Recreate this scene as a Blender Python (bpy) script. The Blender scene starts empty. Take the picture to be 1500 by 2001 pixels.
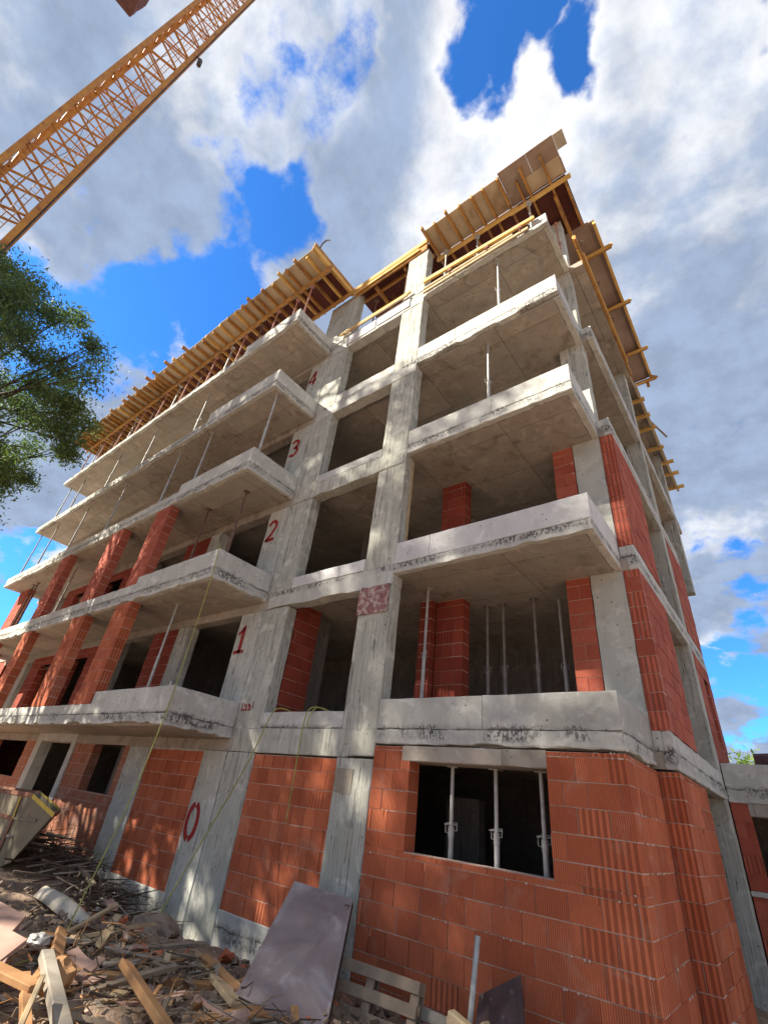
import bpy, math, random
import numpy as np
from mathutils import Vector, Matrix, Euler
random.seed(7); rng=np.random.default_rng(7)
SC=bpy.context.scene
COL=SC.collection
R=math.radians

# ------------------------------------------------------------------ camera
RM=((0.78727458,0.6068105,0.10945203),(-0.25389731,0.48078772,-0.8392731),(-0.56190292,0.6329488,0.5325795))
cam=bpy.data.cameras.new('camera'); co=bpy.data.objects.new('camera',cam); COL.objects.link(co)
m3=Matrix(((RM[0][0],-RM[1][0],-RM[2][0]),(RM[0][1],-RM[1][1],-RM[2][1]),(RM[0][2],-RM[1][2],-RM[2][2])))
co.matrix_world=m3.to_4x4()
cam.sensor_fit='VERTICAL'; cam.sensor_height=24.0; cam.lens=24*916.81/2001
cam.clip_start=0.05; cam.clip_end=2000
SC.camera=co

# ------------------------------------------------------------------ light
SV=Vector((-1.0,-1.0,1.04)).normalized()          # towards the sun
sun=bpy.data.lights.new('sun','SUN'); so=bpy.data.objects.new('sun',sun); COL.objects.link(so)
sun.energy=4.9; sun.angle=R(0.53); sun.color=(1.0,0.91,0.76)
so.rotation_euler=(-SV).to_track_quat('-Z','Y').to_euler()
W=bpy.data.worlds.new('World'); SC.world=W; W.use_nodes=True
nt=W.node_tree; nt.nodes.clear()
def N(t,ty,**k):
    n=t.nodes.new(ty)
    for a,b in k.items(): setattr(n,a,b)
    return n
def math_(t,op,a,b=None,c=None,clamp=False):
    n=N(t,'ShaderNodeMath',operation=op); n.use_clamp=clamp
    for i,v in enumerate((a,b,c)):
        if v is None: continue
        if isinstance(v,(int,float)): n.inputs[i].default_value=v
        else: t.links.new(v,n.inputs[i])
    return n.outputs[0]
def maprange(t,v,a,b,c=0.,d=1.,smooth=True):
    n=N(t,'ShaderNodeMapRange'); n.interpolation_type='SMOOTHSTEP' if smooth else 'LINEAR'
    t.links.new(v,n.inputs[0])
    for i,x in zip((1,2,3,4),(a,b,c,d)): n.inputs[i].default_value=x
    return n.outputs[0]
def mixc(t,f,a,b,mode='MIX'):
    n=N(t,'ShaderNodeMix',data_type='RGBA',blend_type=mode)
    for s,v in ((n.inputs[0],f),(n.inputs[6],a),(n.inputs[7],b)):
        if isinstance(v,(int,float)): s.default_value=v
        elif isinstance(v,tuple): s.default_value=v if len(v)==4 else (*v,1)
        else: t.links.new(v,s)
    return n.outputs[2]
def noise(t,vec,scale,detail=4,rough=.55,dist=0.):
    n=N(t,'ShaderNodeTexNoise'); n.inputs['Scale'].default_value=scale; n.inputs['Detail'].default_value=detail
    n.inputs['Roughness'].default_value=rough; n.inputs['Distortion'].default_value=dist
    if vec is not None: t.links.new(vec,n.inputs['Vector'])
    return n.outputs[0]
def vmul(t,vec,s):
    n=N(t,'ShaderNodeVectorMath',operation='MULTIPLY'); t.links.new(vec,n.inputs[0]); n.inputs[1].default_value=s
    return n.outputs[0]
sky=N(nt,'ShaderNodeTexSky',sky_type='NISHITA'); sky.sun_disc=False
sky.sun_elevation=math.asin(SV.z); sky.sun_rotation=math.atan2(SV.x,SV.y)
sky.air_density=1.0; sky.dust_density=0.3; sky.ozone_density=2.0
tc=N(nt,'ShaderNodeTexCoord')
D=N(nt,'ShaderNodeVectorMath',operation='NORMALIZE'); nt.links.new(tc.outputs['Generated'],D.inputs[0]); D=D.outputs[0]
sep=N(nt,'ShaderNodeSeparateXYZ'); nt.links.new(D,sep.inputs[0])
zz=math_(nt,'ADD',math_(nt,'MAXIMUM',sep.outputs[2],0.0),0.35)
px=math_(nt,'DIVIDE',sep.outputs[0],zz); py=math_(nt,'DIVIDE',sep.outputs[1],zz)
cb=N(nt,'ShaderNodeCombineXYZ'); nt.links.new(px,cb.inputs[0]); nt.links.new(py,cb.inputs[1]); PV=cb.outputs[0]
n1=noise(nt,PV,5.2,9,.60,.15); n2=noise(nt,PV,2.0,3,.5); n3=noise(nt,PV,13.,7,.62)
holes=[((-.424,.155,.892),4.5,1.),((-.727,.091,.681),6.3,1.),((-.64,.17,.75),5.5,1.),((-.77,.13,.62),6.5,.9),((-.067,.243,.968),2.6,.95),((-.136,.243,.961),2.4,.95),((.0,.308,.951),2.6,.95),((-.10,.20,.975),2.4,.9),
       ((-.044,.973,.225),5,.75),((.003,.92,.393),3.5,.7),((-.958,.189,.217),6.5,.9),((-.27,.12,.955),3.,.62),((-.336,.05,.942),3.,.5),((-.219,.072,.973),2.,.7),((-.5,.12,.855),3.5,.7),((-.56,.17,.81),4.,.75)]
hs=None
wn=N(nt,'ShaderNodeTexNoise'); wn.inputs['Scale'].default_value=3.2; wn.inputs['Detail'].default_value=5; nt.links.new(PV,wn.inputs['Vector'])
wv=N(nt,'ShaderNodeVectorMath',operation='MULTIPLY_ADD'); nt.links.new(wn.outputs['Color'],wv.inputs[0]); wv.inputs[1].default_value=(.5,.5,.5); wv.inputs[2].default_value=(-.25,-.25,-.25)
wa=N(nt,'ShaderNodeVectorMath',operation='ADD'); nt.links.new(wv.outputs[0],wa.inputs[0]); nt.links.new(D,wa.inputs[1])
wm=N(nt,'ShaderNodeVectorMath',operation='NORMALIZE'); nt.links.new(wa.outputs[0],wm.inputs[0]); DW=wm.outputs[0]
for c,r,w in holes:
    c=Vector(c).normalized()
    dt=N(nt,'ShaderNodeVectorMath',operation='DOT_PRODUCT'); nt.links.new(DW,dt.inputs[0]); dt.inputs[1].default_value=c
    g=math_(nt,'MULTIPLY',maprange(nt,dt.outputs['Value'],math.cos(R(r*1.75)),math.cos(R(r*.1))),w)
    hs=g if hs is None else math_(nt,'MAXIMUM',hs,g)
# cloud thickness: noise minus the clear patches
th=math_(nt,'SUBTRACT',math_(nt,'ADD',math_(nt,'MULTIPLY',math_(nt,'SUBTRACT',n1,.5),2.9),math_(nt,'ADD',math_(nt,'MULTIPLY',math_(nt,'SUBTRACT',n3,.5),1.9),.98)),math_(nt,'MULTIPLY',hs,1.28))
mask=maprange(nt,th,.0,.62)
thick=maprange(nt,math_(nt,'ADD',math_(nt,'MULTIPLY',th,.35),math_(nt,'ADD',math_(nt,'MULTIPLY',math_(nt,'SUBTRACT',n1,.5),1.5),math_(nt,'ADD',math_(nt,'MULTIPLY',math_(nt,'SUBTRACT',n2,.5),3.4),math_(nt,'ADD',math_(nt,'MULTIPLY',maprange(nt,sep.outputs[1],.42,.78),.50),math_(nt,'MULTIPLY',maprange(nt,math_(nt,'ADD',math_(nt,'MULTIPLY',sep.outputs[0],-1.0),math_(nt,'MULTIPLY',sep.outputs[1],-1.6)),.25,.75),.55))))),-.12,.75)
skyc=mixc(nt,1.0,sky.outputs[0],(.20,.56,.98),'MULTIPLY')
cl=mixc(nt,thick,(3.5,3.52,3.6),(1.2,1.52,2.12))
mot=maprange(nt,n3,.3,.7,.86,1.12)
cl=mixc(nt,1.0,cl,N(nt,'ShaderNodeCombineXYZ').outputs[0],'MULTIPLY') if False else cl
vm=N(nt,'ShaderNodeVectorMath',operation='SCALE'); nt.links.new(cl,vm.inputs[0]); nt.links.new(mot,vm.inputs['Scale'])
final=mixc(nt,mask,skyc,vm.outputs[0])
bg=N(nt,'ShaderNodeBackground'); bg.inputs[1].default_value=0.11; nt.links.new(final,bg.inputs[0])
ow=N(nt,'ShaderNodeOutputWorld'); nt.links.new(bg.outputs[0],ow.inputs[0])
vs=SC.view_settings; vs.view_transform='Standard'; vs.look='None'; vs.exposure=1.5; vs.gamma=1
SC.render.engine='CYCLES'
SC.cycles.max_bounces=7; SC.cycles.diffuse_bounces=4

# ------------------------------------------------------------------ materials
def newmat(name):
    m=bpy.data.materials.new(name); m.use_nodes=True; t=m.node_tree
    b=t.nodes['Principled BSDF']; b.inputs['Roughness'].default_value=.85
    b.inputs['Specular IOR Level'].default_value=.25
    g=N(t,'ShaderNodeNewGeometry')
    return m,t,b,g.outputs['Position'],g.outputs['Normal']
def bump(t,b,h,strength=.5,dist=.01):
    n=N(t,'ShaderNodeBump'); n.inputs['Strength'].default_value=strength; n.inputs['Distance'].default_value=dist
    t.links.new(h,n.inputs['Height']); t.links.new(n.outputs[0],b.inputs['Normal']); return n
def concrete(name,c1,c2,board=0.,pits=0.,streak=.35,stain=(.30,.22,.13),stain_amt=.25,panel=False):
    m,t,b,P,Nn=newmat(name)
    sp=N(t,'ShaderNodeSeparateXYZ'); t.links.new(P,sp.inputs[0])
    big=noise(t,P,.9,5,.6,.4); mid=noise(t,P,5,5,.6); fine=noise(t,P,45,4,.6)
    st=noise(t,vmul(t,P,(9,9,.7)),1.0,5,.6,.3)
    col=mixc(t,maprange(t,big,.32,.68),c1,c2)
    col=mixc(t,math_(t,'MULTIPLY',maprange(t,st,.50,.72),streak),col,tuple(x*.58 for x in c1))
    col=mixc(t,math_(t,'MULTIPLY',maprange(t,mid,.52,.75),.45),col,tuple(x*.60 for x in c2))
    col=mixc(t,math_(t,'MULTIPLY',maprange(t,noise(t,P,1.7,6,.65,.8),.56,.72),stain_amt),col,stain)
    lt=math_(t,'MULTIPLY',maprange(t,noise(t,P,3.1,6,.6,.9),.53,.66),.5)
    col=mixc(t,lt,col,tuple(min(.8,x*1.35) for x in c1))
    h=math_(t,'ADD',math_(t,'MULTIPLY',mid,.6),math_(t,'MULTIPLY',fine,.35))
    # pores
    vo=N(t,'ShaderNodeTexVoronoi'); vo.inputs['Scale'].default_value=9; t.links.new(P,vo.inputs['Vector'])
    pore=math_(t,'MULTIPLY',math_(t,'LESS_THAN',vo.outputs['Distance'],.11),math_(t,'GREATER_THAN',noise(t,P,3.3,2),.52))
    dark=pore
    if board:
        # grain of the form boards
        gr=noise(t,vmul(t,P,(38,38,.9)),1.,5,.7,.2)
        h=math_(t,'ADD',h,math_(t,'MULTIPLY',gr,board*1.4))
        col=mixc(t,math_(t,'MULTIPLY',maprange(t,gr,.58,.70),board*.55),col,tuple(x*.45 for x in c1))
        gr2=noise(t,vmul(t,P,(11,11,.35)),1.,3,.5,.0)
        ln=math_(t,'MULTIPLY',math_(t,'LESS_THAN',math_(t,'ABSOLUTE',math_(t,'SUBTRACT',gr2,.5)),.007),.8)
        dark=math_(t,'MAXIMUM',dark,ln)
    if pits:
        fz=math_(t,'FRACT',math_(t,'DIVIDE',math_(t,'SUBTRACT',sp.outputs[2],.83),2.842))
        wob=math_(t,'MULTIPLY',math_(t,'SUBTRACT',noise(t,P,2.2,3),.5),.035)
        fz=math_(t,'ADD',fz,wob)
        band=math_(t,'MULTIPLY',maprange(t,fz,.012,.04),maprange(t,fz,.074,.098,1.,0.))
        pn=noise(t,vmul(t,P,(1,1,.55)),27,3,.75,.6)
        pit=math_(t,'MULTIPLY',band,maprange(t,pn,.50,.57))
        pit=math_(t,'MULTIPLY',pit,maprange(t,noise(t,P,1.4,3),.42,.58,.1,1.))
        dark=math_(t,'MAXIMUM',dark,math_(t,'MULTIPLY',pit,pits))
        jl=math_(t,'MULTIPLY',math_(t,'LESS_THAN',math_(t,'ABSOLUTE',math_(t,'SUBTRACT',fz,.0735)),.0042),math_(t,'MULTIPLY',maprange(t,noise(t,P,2.6,5,.7),.40,.62),.95))
        dark=math_(t,'MAXIMUM',dark,jl)
        col=mixc(t,math_(t,'MULTIPLY',band,.35),col,tuple(x*.78 for x in c1))
    if panel:
        for ax,per,off in ((0,2.05,.3),(1,1.22,.15)):
            f=math_(t,'ABSOLUTE',math_(t,'SUBTRACT',math_(t,'FRACT',math_(t,'DIVIDE',math_(t,'ADD',sp.outputs[ax],100+off),per)),.5))
            l=math_(t,'MULTIPLY',math_(t,'LESS_THAN',f,.006/per),.55)
            dark=math_(t,'MAXIMUM',dark,l)
    if panel:
        ix=math_(t,'FLOOR',math_(t,'DIVIDE',math_(t,'ADD',sp.outputs[0],100+.3+2.05/2),2.05)); iy=math_(t,'FLOOR',math_(t,'DIVIDE',math_(t,'ADD',sp.outputs[1],100+.15+.61),1.22)); iz=math_(t,'FLOOR',math_(t,'DIVIDE',math_(t,'ADD',sp.outputs[2],10.2),2.842))
        cx_=N(t,'ShaderNodeCombineXYZ')
        for i_,q_ in enumerate((ix,iy,iz)): t.links.new(q_,cx_.inputs[i_])
        wn_=N(t,'ShaderNodeTexWhiteNoise'); t.links.new(cx_.outputs[0],wn_.inputs['Vector'])
        col=mixc(t,math_(t,'MULTIPLY',wn_.outputs['Value'],.42),col,tuple(x*.62 for x in c2))
        bl=math_(t,'MULTIPLY',maprange(t,noise(t,vmul(t,P,(1.3,1.3,.4)),1.5,7,.68,1.2),.50,.68),math_(t,'GREATER_THAN',wn_.outputs['Value'],.45))
        col=mixc(t,math_(t,'MULTIPLY',bl,.55),col,(.13,.105,.085))
        gs=math_(t,'MULTIPLY',maprange(t,noise(t,P,.55,3),.5,.62),.5); col=mixc(t,gs,col,(.33,.32,.29))
    col=mixc(t,math_(t,'MULTIPLY',dark,.8),col,(.035,.03,.026))
    h=math_(t,'SUBTRACT',h,math_(t,'MULTIPLY',dark,1.2))
    t.links.new(col,b.inputs['Base Color']); bump(t,b,h,.95,.016); b.inputs['Roughness'].default_value=.9
    return m
M={}
M['conc']=concrete('concrete edge',(.53,.535,.505),(.45,.45,.42),0,1.,.35)
M['parapet']=concrete('concrete parapet',(.54,.545,.52),(.45,.45,.42),0,.9,.3,stain_amt=.15)
M['board']=concrete('board marked concrete',(.53,.535,.485),(.43,.435,.385),1.1,0,.45,stain_amt=.22)
M['col']=concrete('column concrete',(.54,.545,.50),(.45,.455,.41),.6,0,.32,stain_amt=.15)
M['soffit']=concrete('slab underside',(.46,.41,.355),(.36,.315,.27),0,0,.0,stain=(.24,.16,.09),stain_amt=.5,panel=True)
M['smooth']=concrete('smooth grey concrete',(.47,.48,.45),(.40,.41,.38),0,0,.15)
M['dull']=concrete('dull grey parapet concrete',(.44,.445,.425),(.36,.36,.34),0,.9,.35)
M['white']=concrete('white insulation board',(.62,.62,.63),(.56,.56,.56),0,0,.06,stain_amt=.05)
M['inner']=concrete('shade darkened inner concrete',(.19,.17,.155),(.15,.135,.12),.3,0,.2)  # albedo lowered so the unlit depth of the rooms sits in the colour
def brickmat(name,ca,cb,dust=.12,rib=1.):
    m,t,b,P,Nn=newmat(name)
    sp=N(t,'ShaderNodeSeparateXYZ'); t.links.new(P,sp.inputs[0])
    sn=N(t,'ShaderNodeSeparateXYZ'); t.links.new(N(t,'ShaderNodeNewGeometry').outputs['True Normal'],sn.inputs[0])
    nx=math_(t,'GREATER_THAN',math_(t,'ABSOLUTE',sn.outputs[0]),.5)
    at=N(t,'ShaderNodeAttribute'); at.attribute_name='tint'
    sa=N(t,'ShaderNodeSeparateColor'); t.links.new(at.outputs['Color'],sa.inputs[0])
    u=math_(t,'ADD',math_(t,'MULTIPLY',sp.outputs[0],math_(t,'SUBTRACT',1.,nx)),math_(t,'MULTIPLY',sp.outputs[1],nx))
    fr=math_(t,'SINE',math_(t,'MULTIPLY',u,2*math.pi/.0225))
    cr=math_(t,'SINE',math_(t,'MULTIPLY',u,2*math.pi/.068))
    cr=maprange(t,cr,-.3,.3,-1.,1.)
    coarse=sa.outputs[1]
    amp=math_(t,'MULTIPLY',maprange(t,noise(t,P,1.3,3),.3,.62,.25,1.),rib)
    fr=math_(t,'MULTIPLY',fr,amp)
    rb=math_(t,'ADD',math_(t,'MULTIPLY',fr,math_(t,'SUBTRACT',1.,coarse)),math_(t,'MULTIPLY',cr,math_(t,'MULTIPLY',coarse,1.0)))
    col=mixc(t,sa.outputs[0],ca,cb)
    col=mixc(t,math_(t,'MULTIPLY',maprange(t,noise(t,P,6,5,.6),.45,.75),.35),col,tuple(x*.62 for x in ca))
    col=mixc(t,math_(t,'MULTIPLY',maprange(t,rb,.5,-.9,0,1),.62),col,tuple(x*.42 for x in cb))
    col=mixc(t,math_(t,'MULTIPLY',maprange(t,noise(t,P,2.1,6,.65,.7),.52,.78),dust),col,(.58,.42,.34))
    fine=noise(t,P,60,3,.6)
    h=math_(t,'ADD',math_(t,'MULTIPLY',rb,.5),math_(t,'MULTIPLY',fine,.35))
    t.links.new(col,b.inputs['Base Color']); bump(t,b,h,.9,.006)
    return m
M['brick']=brickmat('terracotta brick',(.62,.18,.085),(.42,.105,.048),.30)
M['brickred']=brickmat('red terracotta brick',(.52,.14,.085),(.39,.09,.055),.18)
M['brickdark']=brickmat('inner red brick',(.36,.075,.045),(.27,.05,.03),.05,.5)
M['brickdust']=brickmat('dusty brick',(.46,.15,.08),(.42,.20,.13),.85,.3)
def simple(name,c1,c2=None,scale=4,rough=.8,metal=0.,bmp=.3,vec=(1,1,1),c3=None,c3r=(.6,.72),bd=.004):
    m,t,b,P,Nn=newmat(name)
    if vec!=(1,1,1):
        tcx=N(t,'ShaderNodeTexCoord'); P=vmul(t,tcx.outputs['Object'],vec)
    n=noise(t,P,scale,6,.6,.3)
    col=mixc(t,maprange(t,n,.3,.7),c1,c2 or tuple(x*.7 for x in c1))
    if c3: col=mixc(t,maprange(t,noise(t,P,scale*.6,5,.65,.6),*c3r),col,c3)
    t.links.new(col,b.inputs['Base Color']); b.inputs['Roughness'].default_value=rough; b.inputs['Metallic'].default_value=metal
    bump(t,b,noise(t,P,scale*6,4,.6),bmp,bd); return m
M['mortar']=simple('mortar',(.60,.47,.40),(.50,.35,.28),20)
M['timber']=simple('formwork timber',(.50,.27,.085),(.36,.175,.055),3,c3=(.24,.13,.06),c3r=(.5,.65))
M['timberlit']=simple('yellow timber',(.72,.48,.17),(.60,.36,.11),3,c3=(.40,.25,.10))  # brighter timber copy with the sunlit yellow put into the colour
M['ply']=simple('plywood sheet',(.58,.50,.37),(.48,.39,.27),1.2,c3=(.36,.25,.16))
M['plyred']=simple('red film plywood',(.13,.045,.035),(.09,.03,.028),1.5,c3=(.2,.11,.08))
M['plydark']=simple('stained plywood',(.40,.31,.26),(.30,.22,.18),1.2,c3=(.38,.33,.29))
M['prop']=simple('galvanised prop steel',(.50,.50,.49),(.36,.35,.33),9,.55,.3,c3=(.62,.62,.60))
M['proprust']=simple('rusty prop steel',(.20,.12,.09),(.13,.08,.07),9,.8,.1,c3=(.36,.30,.26))
M['propdim']=simple('dull prop steel',(.30,.28,.27),(.2,.18,.17),9,.7,.2,c3=(.45,.43,.41))
M['proppink']=simple('paint worn prop steel',(.50,.27,.22),(.38,.17,.13),9,.7,.1,c3=(.58,.50,.44))
M['rebar']=simple('rebar steel',(.16,.10,.08),(.10,.07,.06),20)
M['crane']=simple('yellow crane paint',(.50,.24,.045),(.38,.16,.035),2.5,.55,0,c3=(.26,.10,.045),c3r=(.52,.68))
M['cranedark']=simple('crane cable steel',(.10,.08,.075),(.06,.05,.05),8,.6,.4)
M['red']=simple('red stencil paint',(.33,.025,.025),(.24,.02,.02),9,.8,c3=(.40,.22,.19),c3r=(.56,.70))
M['redboard']=simple('red speckled board',(.33,.16,.16),(.19,.09,.09),14,.9,c3=(.45,.37,.35),c3r=(.46,.60))
M['rope']=simple('yellow green hose',(.36,.37,.11),(.25,.25,.07),12,.6)
M['steelplate']=simple('worn grey green steel',(.21,.185,.13),(.155,.13,.095),2.2,.7,.1,c3=(.33,.17,.11),c3r=(.56,.68))
M['rust']=simple('rusty steel',(.28,.13,.085),(.19,.09,.06),5,.85)
M['yellow']=simple('yellow edge paint',(.62,.46,.07),(.45,.32,.06),6,.6)
M['sheet']=simple('purple grey form sheet',(.30,.245,.24),(.20,.155,.155),1.6,.6,c3=(.46,.42,.43),c3r=(.5,.7))
M['sheetedgeshade']=simple('dark sheet edge and gap shade',(.075,.05,.045),(.045,.032,.03),6)  # dark edge tone that also stands for the shadow gap beside the sheet
M['oldwood']=simple('weathered grey wood',(.38,.34,.29),(.26,.225,.18),3,c3=(.17,.13,.10),vec=(1,1,1))
M['palletw']=simple('pallet wood',(.30,.23,.17),(.20,.155,.115),4,c3=(.22,.16,.12))
M['orangewood']=simple('orange plank wood',(.42,.235,.11),(.30,.15,.065),3,c3=(.55,.41,.25))
M['palewood']=simple('pale plank wood',(.50,.39,.25),(.38,.28,.165),3,c3=(.36,.24,.13))
M['pink']=simple('pinkish board',(.47,.31,.25),(.37,.235,.19),2,c3=(.42,.30,.22))
M['whitep']=simple('dirty white panel',(.52,.48,.42),(.42,.38,.32),2,c3=(.36,.36,.14),c3r=(.55,.7))
M['foil']=simple('dark brown foil',(.10,.055,.05),(.06,.035,.035),7,.35,c3=(.2,.13,.11))
M['rubble']=simple('rubble bits',(.29,.225,.175),(.19,.14,.11),6,c3=(.40,.33,.28))
M['rubbled']=simple('dark rubble bits',(.13,.095,.075),(.08,.06,.05),6,c3=(.24,.17,.12))
M['bark']=simple('bark',(.10,.075,.055),(.06,.045,.035),8)
M['soil']=simple('churned soil',(.31,.225,.165),(.20,.14,.10),3.2,.95,c3=(.40,.32,.25),bmp=1.,bd=.03)
M['tarp']=simple('brown purple tarpaulin',(.16,.085,.09),(.10,.055,.06),5)
def leafmat(name,ca,cb,tr=.35):
    m,t,b,P,Nn=newmat(name)
    at=N(t,'ShaderNodeAttribute'); at.attribute_name='tint'
    sa=N(t,'ShaderNodeSeparateColor'); t.links.new(at.outputs['Color'],sa.inputs[0])
    col=mixc(t,sa.outputs[0],ca,cb); t.links.new(col,b.inputs['Base Color']); b.inputs['Roughness'].default_value=.55
    tl=N(t,'ShaderNodeBsdfTranslucent'); t.links.new(mixc(t,1.,col,(1.3,1.5,.6),'MULTIPLY'),tl.inputs[0])
    mx=N(t,'ShaderNodeMixShader'); mx.inputs[0].default_value=tr
    t.links.new(b.outputs[0],mx.inputs[1]); t.links.new(tl.outputs[0],mx.inputs[2])
    t.links.new(mx.outputs[0],t.nodes['Material Output'].inputs[0]); return m
M['leaf']=leafmat('tree leaves',(.085,.135,.075),(.165,.225,.105))
M['leaflight']=leafmat('light tree leaves',(.13,.20,.05),(.26,.34,.10))

# ------------------------------------------------------------------ mesh helpers
class MB:
    def __init__(s): s.v=[];s.f=[];s.mi=[];s.t=[]
    def add(s,vs,fs,mi=0,tint=(0,0)):
        b=len(s.v); s.v+=[tuple(v) for v in vs]
        for f in fs: s.f.append([b+i for i in f]); s.mi.append(mi); s.t.append(tint)
    def box(s,x0,x1,y0,y1,z0,z1,mi=0,tint=(0,0)):
        vs=[(x,y,z) for z in (z0,z1) for y in (y0,y1) for x in (x0,x1)]
        s.add(vs,[(0,2,3,1),(4,5,7,6),(0,1,5,4),(2,6,7,3),(0,4,6,2),(1,3,7,5)],mi,tint)
    def rbox(s,x0,x1,y0,y1,z0,z1,ch=.012,amp=.004,step=.22,mi=0,low=0.):
        """box with chipped chamfered edges, jittered along its longest side; low = extra raggedness of the lower edges"""
        lo=(x0,y0,z0); hi=(x1,y1,z1); d=[hi[i]-lo[i] for i in range(3)]
        L=max(range(3),key=lambda i:d[i]); A,B=[i for i in range(3) if i!=L]
        if (L==0): A,B=1,2
        elif L==1: A,B=2,0
        else: A,B=0,1
        n=max(2,int(d[L]/step)+1); c=min(ch,min(d[A],d[B])*.3)
        ring=[(c,0),(1,-c,0),]
        vs=[];fs=[]; lo_=0.
        for k in range(n+1):
            l=lo[L]+d[L]*k/n
            if low and random.random()<.4: lo_=random.choice((0,0,random.uniform(.1,1.)*low,low))
            if 0<k<n: l+=random.uniform(-.2,.2)*d[L]/n
            a0,a1,b0,b1=lo[A],hi[A],lo[B],hi[B]
            pts=[(a0+c,b0),(a1-c,b0),(a1,b0+c),(a1,b1-c),(a1-c,b1),(a0+c,b1),(a0,b1-c),(a0,b0+c)]
            for (a,b) in pts:
                p=[0,0,0]; p[L]=l; p[A]=a+random.gauss(0,amp); p[B]=b+random.gauss(0,amp)
                if low:
                    zi=2
                    if p[zi]<z0+c*1.5+.01: p[zi]+=lo_
                # never outside more than a hair
                for i in (A,B): p[i]=min(max(p[i],lo[i]),hi[i])
                vs.append(p)
        for k in range(n):
            for j in range(8):
                a=k*8+j; b=k*8+(j+1)%8
                fs.append((a,b,b+8,a+8))
        fs.append(tuple(range(7,-1,-1))); fs.append(tuple(n*8+i for i in range(8)))
        s.add(vs,fs,mi)
    def tube(s,pts,r,seg=8,mi=0,r2=None,tint=(0,0),cap=True):
        pts=[Vector(p) for p in pts]; n=len(pts); vs=[];fs=[]
        up=None
        for i,p in enumerate(pts):
            d=(pts[min(i+1,n-1)]-pts[max(i-1,0)]).normalized()
            if up is None: up=d.orthogonal().normalized()
            up=(up-d*up.dot(d)).normalized(); w=d.cross(up)
            rr=r if r2 is None else r+(r2-r)*i/(n-1)
            for j in range(seg):
                a=2*math.pi*j/seg; vs.append(p+(up*math.cos(a)+w*math.sin(a))*rr)
        for i in range(n-1):
            for j in range(seg):
                a=i*seg+j;b=i*seg+(j+1)%seg; fs.append((a,b,b+seg,a+seg))
        if cap: fs.append(tuple(range(seg-1,-1,-1))); fs.append(tuple((n-1)*seg+i for i in range(seg)))
        s.add(vs,fs,mi,tint)
    def bar(s,p,q,w,h,mi=0,up=(0,0,1),twist=0,tint=(0,0)):
        p=Vector(p);q=Vector(q);d=(q-p).normalized();u=Vector(up)
        if abs(u.dot(d))>.98: u=Vector((1,0,0))
        sd=d.cross(u).normalized(); u=sd.cross(d).normalized()
        if twist:
            sd,u=sd*math.cos(twist)+u*math.sin(twist),u*math.cos(twist)-sd*math.sin(twist)
        vs=[e+sd*a*w/2+u*b*h/2 for e in (p,q) for a,b in ((-1,-1),(1,-1),(1,1),(-1,1))]
        s.add(vs,[(3,2,1,0),(4,5,6,7),(0,1,5,4),(1,2,6,5),(2,3,7,6),(3,0,4,7)],mi,tint)
    def prism(s,poly,ax,a0,a1,mi=0):
        def P(p,c):
            return {'x':(c,p[0],p[1]),'y':(p[0],c,p[1]),'z':(p[0],p[1],c)}[ax]
        n=len(poly); vs=[P(p,a0) for p in poly]+[P(p,a1) for p in poly]
        fs=[tuple(range(n)),tuple(range(2*n-1,n-1,-1))]+[(i,i+n,(i+1)%n+n,(i+1)%n) for i in range(n)]
        s.add(vs,fs,mi)
    def build(s,name,mats,parent=None,smooth=False,origin=None):
        me=bpy.data.meshes.new(name)
        vs=s.v
        if origin is not None:
            o=origin; vs=[(v[0]-o[0],v[1]-o[1],v[2]-o[2]) for v in vs]
        me.from_pydata(vs,[],s.f)
        mats=mats if isinstance(mats,(list,tuple)) else [mats]
        for m in mats: me.materials.append(M[m])
        if len(mats)>1: me.polygons.foreach_set('material_index',s.mi)
        if any(t!=(0,0) for t in s.t):
            ca=me.color_attributes.new('tint','FLOAT_COLOR','CORNER')
            buf=[]
            for f,t in zip(s.f,s.t): buf+=[t[0],t[1],0,1]*len(f)
            ca.data.foreach_set('color',buf)
        import bmesh
        bm=bmesh.new(); bm.from_mesh(me); bmesh.ops.recalc_face_normals(bm,faces=bm.faces); bm.to_mesh(me); bm.free()
        if smooth: me.polygons.foreach_set('use_smooth',[True]*len(me.polygons))
        o=bpy.data.objects.new(name,me); COL.objects.link(o)
        if origin is not None: o.location=origin
        if parent is not None:
            o.parent=parent; o.matrix_parent_inverse=Matrix.Translation(parent.location).inverted() if parent.type=='EMPTY' else parent.matrix_basis.inverted()
        return o
def tag(o,label=None,cat=None,group=None,kind=None):
    for k,v in (('label',label),('category',cat),('group',group),('kind',kind)):
        if v: o[k]=v
    return o
def thing(name,loc,label,cat,group=None):
    o=bpy.data.objects.new(name,None); COL.objects.link(o); o.location=loc; o.empty_display_size=.3
    return tag(o,label,cat,group)
def part(name,mat,parent,fn,label=None,**k):
    b=MB(); fn(b); o=b.build(name,mat,parent,**k)
    if label: o['label']=label
    return o

# ------------------------------------------------------------------ levels and plan of the building
Y0,YL,YC=6.10,4.61,7.58
XR,XS,XLB=-1.47,-1.23,-8.61
XA0,XA2,XB0,XB1=-9.39,-7.80,-5.73,-4.99
XE=-26.2; YB=14.0
ZB=[.83,3.66,6.51,9.36,12.19]; T=.20
ZM=[.62,3.46,6.29,9.14,12.0]
ZMP=[1.31,4.12,6.97,9.87]
ZRP=[1.47,4.30,7.16,10.0]; ZSP=[1.285,4.09,6.93,9.79]
ZLP=[1.50,4.33,7.18,10.02,12.80]; ZLL=[1.25,4.15,6.94,9.66,12.42]; XST=[-11.84,-12.14,-11.90,-11.96,-11.27]
GF=-1.64
BLD=thing('apartment_building',(-13,10,GF),'unfinished six storey concrete and red brick apartment building','building')

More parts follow.
